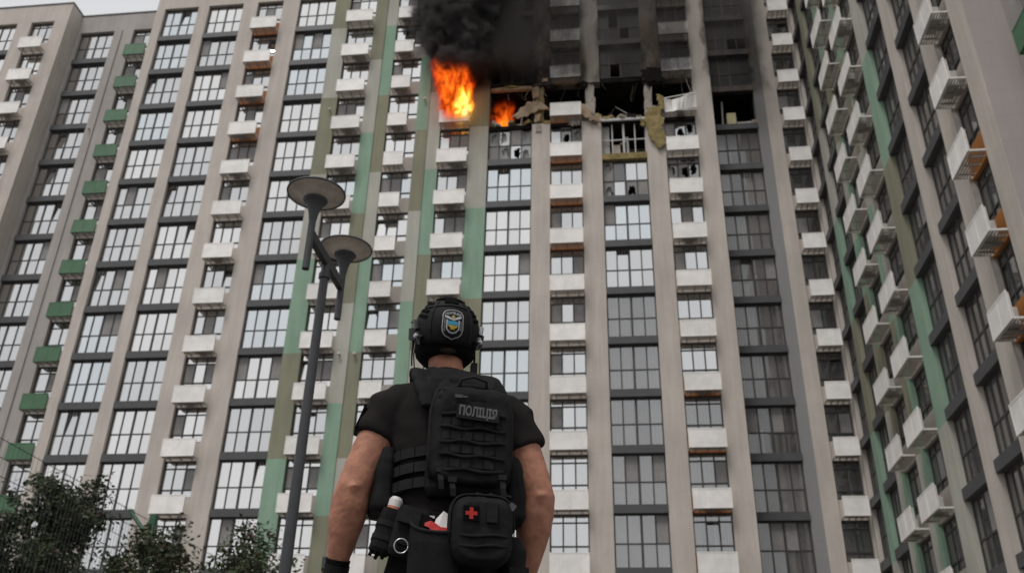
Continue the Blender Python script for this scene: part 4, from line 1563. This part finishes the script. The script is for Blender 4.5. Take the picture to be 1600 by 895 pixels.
for z in (.205, .158, .110, .062):
    front_strap(-.115, .115, z, z, .030, M['web'], 'webbing_row', .0065, 22, .0012)
for z in (.232, .182, .134, .086, .038):
    mb = MB()       # slack fabric folds between the rows
    pts = [(x, frontline(x, z) - .002 - .006 * abs(math.sin(x * 31 + z * 90)), z + .004 * math.sin(x * 50 + z * 70)) for x in lin(-.108, .108, 18)]
    mb.tube(pts, .0062, M['nylon'], 8)
    mb.build('fabric_fold', pk, smooth=True)
front_strap(-.118, .118, .292, .286, .010, M['dark'], 'zip', .006)
front_strap(-.105, .105, .318, .314, .008, M['dark'], 'zip', .006)
front_strap(-.12, -.045, .262, .262, .014, M['dark'], 'zip', .006)
mb = MB()
mb.box(-.012, .012, -.006, .006, -.006, .006, M['rail'])
mb.box(.012, .03, -.004, .004, -.003, .003, M['rail'])
mb.build('zip_puller', pk, (-.055, -.094, .292))
for s in (-1, 1):
    mb = MB()
    mb.tube([(s * .128, -.02, .02), (s * .137, -.025, .10), (s * .137, -.025, .26), (s * .118, -.02, .335), (s * .05, -.02, .352), (0, -.02, .354)], .008, M['web'], 8)
    mb.build('piping', pk, smooth=True)
mb = MB()
mb.tube([(-.05, -.03, .335), (-.045, -.045, .372), (.0, -.05, .385), (.045, -.045, .372), (.05, -.03, .335)], .012, M['web'], 10, flat=.5)
mb.build('grab_handle', pk, smooth=True)
for s in (-1, 1):
    mb = MB()
    mb.loft([[Vector((s * .115, -.02, .30)), Vector((s * .075, -.03, .34)), Vector((s * .075, -.018, .342)), Vector((s * .115, -.006, .302))],
             [Vector((s * .115, .02, .385)), Vector((s * .085, .015, .40)), Vector((s * .085, .03, .40)), Vector((s * .115, .035, .387))]], M['nylon'])
    mb.build('compression_strap', pk)
# loose strap tails and slider buckles
for x, z, ln in ((-.10, .03, .06), (.105, .02, .07), (-.06, .0, .05)):
    mb = MB()
    mb.loft([[Vector((x - .009, -.074, z)), Vector((x + .009, -.074, z)), Vector((x + .009, -.071, z)), Vector((x - .009, -.071, z))],
             [Vector((x - .007, -.085, z - ln * .5)), Vector((x + .011, -.085, z - ln * .5)), Vector((x + .011, -.082, z - ln * .5)), Vector((x - .007, -.082, z - ln * .5))],
             [Vector((x - .002, -.078, z - ln)), Vector((x + .014, -.08, z - ln)), Vector((x + .014, -.077, z - ln)), Vector((x - .002, -.075, z - ln))]], M['web'])
    mb.build('strap_tail', pk)
    mb = MB()
    mb.box(x - .014, x + .014, -.082, -.072, z - .004, z + .014, M['boot'])
    mb.build('slider_buckle', pk)
for z in (.205, .158, .110, .062):
    for x in (-.076, -.038, 0, .038, .076):
        mb = MB()
        y = frontline(x, z) - .0045
        mb.box(x - .0016, x + .0016, y - .0012, y + .002, z - .0145, z + .0145, M['dark'])
        mb.build('bar_tack', pk)
# name patch
PA = Matrix.Translation((.012, -.1015, .234)) @ Matrix.Rotation(R(3.5), 4, 'Y') @ Matrix.Rotation(R(-4), 4, 'X')
mb = MB()
mb.box(-.072, .072, -.004, .006, -.026, .026, M['patch'], PA)
pt = mb.build('name_patch', pk)
me = text_mesh('ПОЛІЦІЯ', .047, .0006, bold=.0017)
W_ = max(v.co.x for v in me.vertices) - min(v.co.x for v in me.vertices)
fx = .128 / W_
for v in me.vertices:
    v.co = PA @ Vector((v.co.x * fx, -.0052 - v.co.z, v.co.y * 1.0))
me.materials.clear()
me.materials.append(M['reflet'])
link('lettering', me, pt)

# ------------------------------------------------------------------ first aid pouch
fa = thing('first_aid_pouch', 'black first aid pouch with a red cross hanging under the backpack', 'pouch', BP @ Vector((.085, -.195, .905)), PR)
fa.scale = (.93, .85, .90)
mb = MB()
mb.loft([rrect(0, .02, .115, .10, .115, e=4), rrect(0, -.01, .115, .108, .122, e=4), rrect(0, -.06, .11, .104, .117, e=4), rrect(0, -.09, .105, .085, .098, e=4)], M['nylon'])
remeshed(mb, 'pouch_body', fa, .0055, 2, lambda p, n: n * (.004 * noise.noise(p * 18) + .002 * noise.noise(p * 50)), M['nylon'])
for off, rad in ((-.012, .006), (-.03, .004), (-.044, .004)):
    mb = MB()
    mb.tube([(x, off, z) for x, _, z in [tuple(p) for p in rrect(0, 0, .115, .109, .123, e=4)][:22]], rad, M['web'], 6)
    mb.build('zip', fa, smooth=True)
mb = MB()
mb.box(-.026, .026, -.004, .004, -.026, .026, M['velcro'])
cp = mb.build('cross_patch', fa, (-.045, -.094, .158))
mb = MB()
mb.box(-.0065, .0065, -.0055, 0, -.020, .020, M['redp'])
mb.box(-.020, -.0066, -.0054, 0, -.0065, .0065, M['redp'])
mb.box(.0066, .020, -.0054, 0, -.0065, .0065, M['redp'])
mb.build('red_cross', cp)
mb = MB()
mb.box(-.018, .018, -.006, .004, -.035, .035, M['web'])
mb.build('pull_tab', fa, (.025, -.096, .165))
for z in (.05, .085):
    mb = MB()
    mb.tube([(x, -.094 + .012 * abs(x / .1) ** 2, z + .004 * math.sin(x * 40)) for x in lin(-.08, .08, 10)], .006, M['nylon'], 6)
    mb.build('fabric_fold', fa, smooth=True)
for i, x in enumerate((-.03, .015, .07)):
    mb = MB()
    mb.tube([(x, -.02, .238), (x + .012, -.03, .246), (x + .03, -.03, .24)], .006, M['web'], 6)
    mb.build('zip_puller', fa)
mb = MB()
mb.box(-.012, .012, -.01, .01, -.012, .012, M['rail'], Matrix.Rotation(R(35), 4, 'Y'))
mb.build('buckle', fa, (.10, -.05, .20))

# ------------------------------------------------------------------ belt with its pouches
belt = MB()
belt.loft([ell((0, -.004, 1.035), .200, .150, 36, 2.6), ell((0, -.004, 1.075), .200, .150, 36, 2.6)], M['nylon'])
bl = belt.build('belt', person)
mb = MB()
mb.box(-.02, .02, -.006, .004, -.013, .013, M['dark'])
mb.box(-.008, .008, -.009, -.006, -.004, .004, M['bottle'])
mb.build('belt_snap', bl, (-.065, -.158, 1.055))

bh = thing('bottle_holder', 'black belt pouch at the hip holding a small white and orange bottle', 'pouch', BP @ Vector((-.232, -.085, .90)), PR)
tl = Matrix.Rotation(R(14), 4, 'Y')
mb = MB()
mb.loft([[tl @ p for p in ell((0, 0, .05), .030, .036, 20, 3)], [tl @ p for p in ell((0, 0, .06), .036, .042, 20, 3)], [tl @ p for p in ell((0, 0, .17), .036, .042, 20, 3)], [tl @ p for p in ell((0, 0, .19), .033, .040, 20, 3)]], M['nylon'])
mb.build('holder_body', bh, smooth=False)
mb = MB()
for x, z in ((-.02, .045), (0, .04), (.02, .046)):
    mb.tube([tl @ Vector((x, -.01, z + .02)), tl @ Vector((x - .006, -.012, z - .012))], .006, M['dark'], 6)
mb.build('tassel', bh)
for z in (.085, .13):
    mb = MB()
    mb.loft([[tl @ p for p in ell((0, 0, z), .039, .045, 20, 3)], [tl @ p for p in ell((0, 0, z + .018), .039, .045, 20, 3)]], M['web'])
    mb.build('holder_strap', bh)
bo = thing('bottle', 'small white bottle with an orange band standing in the hip pouch', 'bottle', BP @ (Vector((-.232, -.085, .90)) + tl @ Vector((0, 0, .09))), PR)
mb = MB()
mb.loft([[tl @ p for p in ell((0, 0, .0), .024, .026, 20)], [tl @ p for p in ell((0, 0, .112), .024, .026, 20)]], M['bottleo'])
mb.build('bottle_body', bo, smooth=False)
mb = MB()
mb.loft([[tl @ p for p in ell((0, 0, .112), .0245, .0265, 20)], [tl @ p for p in ell((0, 0, .135), .024, .026, 20)], [tl @ p for p in ell((0, 0, .146), .018, .02, 20)]], M['bottle'])
mb.build('bottle_cap', bo, smooth=False)

hl = thing('belt_pouch', 'black slanted belt pouch with a steel ring on its flap', 'pouch', BP @ Vector((-.155, -.14, .90)), PR)
t2 = Matrix.Rotation(R(12), 4, 'Y')
mb = MB()
mb.loft([[t2 @ p for p in ell((0, 0, .03), .045, .022, 24, 4)], [t2 @ p for p in ell((0, 0, .045), .052, .03, 24, 4)], [t2 @ p for p in ell((0, 0, .17), .055, .032, 24, 4)], [t2 @ p for p in ell((0, 0, .185), .05, .026, 24, 4)]], M['nylon'])
mb.build('pouch_body', hl)
mb = MB()
mb.box(-.05, .02, -.046, -.033, .125, .178, M['web'], t2)
mb.box(.02, .056, -.042, -.033, .118, .165, M['dark'], t2)
mb.build('pouch_flap', hl)
mb = MB()
mb.box(-.03, .025, -.038, -.031, .06, .075, M['web'], t2)
mb.build('pouch_strap', hl)
rg = thing('steel_ring', 'thin steel ring hanging from the slanted belt pouch', 'ring', BP @ Vector((-.158, -.182, .955)), PR)
mb = MB()
mb.tube([(.0215 * math.cos(a), -.002 * math.sin(a), .0215 * math.sin(a)) for a in lin(0, 2 * math.pi, 33)], .0022, M['steel'], 8)
mb.build('ring_wire', rg, smooth=True)

dp = thing('dump_pouch', 'open black dump pouch on the belt with red and white tape inside', 'pouch', BP @ Vector((-.055, -.16, .80)), PR)
mb = MB()
ro = [ell((0, 0, .03), .06, .04, 28, 3), ell((0, -.01, .06), .078, .055, 28, 3), ell((0, -.015, .16), .082, .062, 28, 2.6), ell((0, -.015, .235), .080, .060, 28, 2.4)]
ro[3] = [p + Vector((0, 0, .045 * (p.y + .015) / .06)) for p in ro[3]]
mb.loft(ro, M['nylon'], cap=False)
mb.face(list(reversed(ro[0])), M['nylon'])
ri = [[Vector((p.x * .93, (p.y + .015) * .9 - .015, p.z)) for p in r_] for r_ in ro[::-1]][:3]
mb.loft([ro[3]] + ri, M['dark'], cap=False)
mb.face(ri[-1], M['dark'])
mb.build('pouch_body', dp, smooth=False)
mb = MB()
mb.tube([p + Vector((0, 0, .002)) for p in ro[3]] + [ro[3][0] + Vector((0, 0, .002))], .006, M['web'], 8)
mb.build('pouch_rim', dp, smooth=True)
tp = thing('tape_bundle', 'crumpled red and white tape sticking out of the open dump pouch', 'tape', BP @ Vector((-.045, -.175, .99)), PR)
rr = random.Random(5)


def ribbon(name, mt, pts, wid):
    mb_ = MB()
    rings = []
    for i, p in enumerate(pts):
        p = Vector(p)
        u = Vector((.3, .1, 1)).normalized() * wid[i] / 2
        o2 = Vector((0, -.0015, 0))
        rings.append([p - u, p + u, p + u + o2, p - u + o2])
    mb_.loft(rings, mt)
    return mb_.build(name, tp)


ribbon('white_tape', M['tapew'], [(-.012, -.012, .048), (.004, -.02, .052), (.02, -.022, .040), (.034, -.026, .026), (.052, -.02, .012)], [.012, .058, .060, .05, .03])
ribbon('red_tape', M['taper'], [(-.045, -.012, .036), (-.030, -.018, .036), (-.012, -.022, .022), (.006, -.026, .014)], [.010, .022, .03, .02])
ribbon('red_tape', M['taper'], [(-.03, -.024, .008), (-.005, -.03, .012), (.02, -.032, .010), (.05, -.028, .012), (.062, -.022, .010)], [.02, .03, .03, .045, .03])

hp = thing('holster', 'black leg holster on the right hip below the elbow', 'holster', BP @ Vector((.215, -.06, .80)), PR)
mb = MB()
mb.loft([ell((0, 0, .0), .03, .05, 22, 3), ell((.005, 0, .05), .04, .06, 22, 3), ell((.005, 0, .18), .04, .062, 22, 3), ell((-.005, 0, .225), .03, .05, 22, 3)], M['nylon'])
remeshed(mb, 'holster_body', hp, .006, 2, lambda p, n: n * .004 * noise.noise(p * 24), M['nylon'])
mb = MB()
mb.box(-.02, .045, -.066, .066, .10, .125, M['web'])
mb.build('holster_strap', hp)

# ------------------------------------------------------------------ fire
def fire_mat(name, outline, strength, seed, zlo, zhi, dens=0.):
    """outline: (z, xmin, xmax); emission volume shaped by stretched noise"""
    mt, t, b, o = nodes(name)
    t.nodes.remove(b)
    g_ = t.nodes.new('ShaderNodeNewGeometry')
    s_ = t.nodes.new('ShaderNodeSeparateXYZ')
    t.links.new(g_.outputs['Position'], s_.inputs[0])
    x, y, z = s_.outputs
    wn = noise_n(t, 1.1, 3, .6, sz=.6)
    wob = math_n(t, 'MULTIPLY', math_n(t, 'SUBTRACT', wn, .5), 1.1)
    x = math_n(t, 'ADD', x, wob)
    zn = maprange(t, z, zlo, zhi, smooth=False)
    lo = min(q[1] for q in outline)
    hi = max(q[2] for q in outline)
    xl = math_n(t, 'ADD', math_n(t, 'MULTIPLY', ramp(t, zn, [((q[0] - zlo) / (zhi - zlo), (q[1] - lo) / (hi - lo)) for q in outline]), hi - lo), lo)
    xr = math_n(t, 'ADD', math_n(t, 'MULTIPLY', ramp(t, zn, [((q[0] - zlo) / (zhi - zlo), (q[2] - lo) / (hi - lo)) for q in outline]), hi - lo), lo)
    ml = maprange(t, math_n(t, 'SUBTRACT', x, xl), -.2, .5)
    mr = maprange(t, math_n(t, 'SUBTRACT', xr, x), -.12, .32)
    mz = maprange(t, zn, .5, 1.0, 1, 0)
    mask = math_n(t, 'MULTIPLY', math_n(t, 'MULTIPLY', ml, mr), mz)
    n1 = noise_n(t, 2.0, 6, .62, sx=1.3, sy=1.0, sz=.62, dist=.7)
    fl = maprange(t, n1, .35, .60)
    e = math_n(t, 'MULTIPLY', math_n(t, 'POWER', fl, 1.6), mask)
    hot = math_n(t, 'MULTIPLY', maprange(t, math_n(t, 'SUBTRACT', x, math_n(t, 'MULTIPLY', math_n(t, 'ADD', xl, xr), .5)), -.5, .9), maprange(t, zn, .1, .5, 1, 0))
    n = t.nodes.new('ShaderNodeValToRGB')
    cr = n.color_ramp
    for i, (p_, c_) in enumerate(((0, (.65, .035, .004)), (.35, (1, .125, .008)), (.7, (1, .29, .018)), (1, (1, .68, .14)))):
        el = cr.elements[i] if i < 2 else cr.elements.new(p_)
        el.position = p_
        el.color = (*c_, 1)
    t.links.new(math_n(t, 'ADD', math_n(t, 'MULTIPLY', e, .45), math_n(t, 'MULTIPLY', hot, .75), True), n.inputs[0])
    em = t.nodes.new('ShaderNodeEmission')
    t.links.new(n.outputs[0], em.inputs['Color'])
    t.links.new(math_n(t, 'MULTIPLY', e, math_n(t, 'ADD', math_n(t, 'MULTIPLY', hot, strength * 2.4), strength)), em.inputs['Strength'])
    ab = t.nodes.new('ShaderNodeVolumeAbsorption')
    ab.inputs['Color'].default_value = (.05, .02, .015, 1)
    t.links.new(math_n(t, 'MULTIPLY', mask, dens), ab.inputs['Density'])
    ad = t.nodes.new('ShaderNodeAddShader')
    t.links.new(em.outputs[0], ad.inputs[0])
    t.links.new(ab.outputs[0], ad.inputs[1])
    t.links.new(ad.outputs[0], o.inputs['Volume'])
    return mt


def vol_box(name, x0, x1, y0, y1, z0, z1, mt):
    me = bpy.data.meshes.new(name)
    q = MB().box(x0, x1, y0, y1, z0, z1, mt)
    return q.build(name)


fm1 = fire_mat('flame_volume', [(36.4, -10.1, -8.75), (37.0, -10.25, -8.28), (38.2, -10.45, -8.3), (39.4, -10.75, -8.42), (40.2, -11.0, -8.45), (41.4, -10.4, -8.8)], 3.2, 1, 36.2, 41.6, 1.7)
tag(vol_box('flames', -11.6, -8.0, 43.2, 44.64, 36.3, 41.6, fm1), 'bright orange flames bursting from the window below the black smoke plume', 'fire', 'flames in the burning flats', kind='thing')
fm2 = fire_mat('inner_flame_volume', [(36.0, -7.2, -6.5), (36.5, -7.3, -6.3), (37.0, -7.25, -5.95), (37.7, -7.1, -5.7), (38.4, -6.9, -5.8)], 1.5, 2, 36.0, 38.5, .5)
tag(vol_box('flames', -7.28, -5.3, 44.95, 46.4, 36.02, 38.5, fm2), 'small red and orange fire inside the gutted flat right of the big flames', 'fire', 'flames in the burning flats')

# ------------------------------------------------------------------ smoke
def smoke_mat(name, kind):
    mt, t, b, o = nodes(name)
    t.nodes.remove(b)
    g_ = t.nodes.new('ShaderNodeNewGeometry')
    s_ = t.nodes.new('ShaderNodeSeparateXYZ')
    t.links.new(g_.outputs['Position'], s_.inputs[0])
    x, y, z = s_.outputs
    pv = t.nodes.new('ShaderNodeVolumePrincipled')
    if kind == 'plume':
        # rising, widening column over the burning window
        zz = maprange(t, z, 39.2, 50, smooth=False)
        cx = math_n(t, 'ADD', math_n(t, 'MULTIPLY', zz, -.7), -9.1)
        cy = math_n(t, 'ADD', math_n(t, 'MULTIPLY', zz, -.9), 43.55)
        rad = math_n(t, 'ADD', math_n(t, 'MULTIPLY', zz, 2.1), 1.75)
        dx = math_n(t, 'SUBTRACT', x, cx)
        dy = math_n(t, 'SUBTRACT', y, cy)
        d2 = math_n(t, 'SQRT', math_n(t, 'ADD', math_n(t, 'MULTIPLY', dx, dx), math_n(t, 'MULTIPLY', math_n(t, 'MULTIPLY', dy, dy), 1.6)))
        q = math_n(t, 'DIVIDE', d2, rad)
        big = noise_n(t, .62, 3, .5)
        bil = noise_n(t, 1.25, 6, .62, dist=.5)
        f = math_n(t, 'ADD', math_n(t, 'SUBTRACT', 1.0, q), math_n(t, 'ADD', math_n(t, 'MULTIPLY', math_n(t, 'SUBTRACT', big, .5), 1.5), math_n(t, 'MULTIPLY', math_n(t, 'SUBTRACT', bil, .5), 1.6)))
        den = maprange(t, f, -.05, .72)
        den = math_n(t, 'MULTIPLY', den, maprange(t, z, 38.9, 40.6))
        dens = math_n(t, 'MULTIPLY', den, 7.5)
        pv.inputs['Color'].default_value = (.115, .108, .107, 1)
    else:
        nz = noise_n(t, .42, 5, .6, sx=1.1, sz=.6, dist=.6)
        xs = maprange(t, x, -12, 12, smooth=False)
        xf = ramp(t, xs, [((a + 12) / 24, b_) for a, b_ in ((-9.2, .0), (-7.8, 1), (-5.2, 1), (-4.2, .5), (-3.2, .30), (-1, .10), (.8, .22), (3.4, .18), (5.6, .03), (6.4, .10), (7.6, .30), (9.2, .20), (10.2, 0))])
        zf = maprange(t, z, 38.9, 40.6)
        dens = math_n(t, 'MULTIPLY', math_n(t, 'MULTIPLY', math_n(t, 'MULTIPLY', xf, zf), maprange(t, nz, .36, .66, .25, 1.3)), 1.25)
        pv.inputs['Color'].default_value = (.13, .122, .115, 1)
    pv.inputs['Anisotropy'].default_value = .1
    t.links.new(dens, pv.inputs['Density'])
    t.links.new(pv.outputs[0], o.inputs['Volume'])
    return mt


tag(vol_box('smoke_plume', -13.2, -6.6, 41.2, 44.62, 38.9, 51.5, smoke_mat('black_smoke', 'plume')), 'dense black smoke plume billowing up over the flames', 'smoke', kind='stuff')
tag(vol_box('thin_smoke', -9.2, 10.4, 42.6, 44.62, 38.6, 51.5, smoke_mat('grey_smoke', 'veil')), 'thin grey smoke drifting over the sooty storeys', 'smoke', kind='stuff')
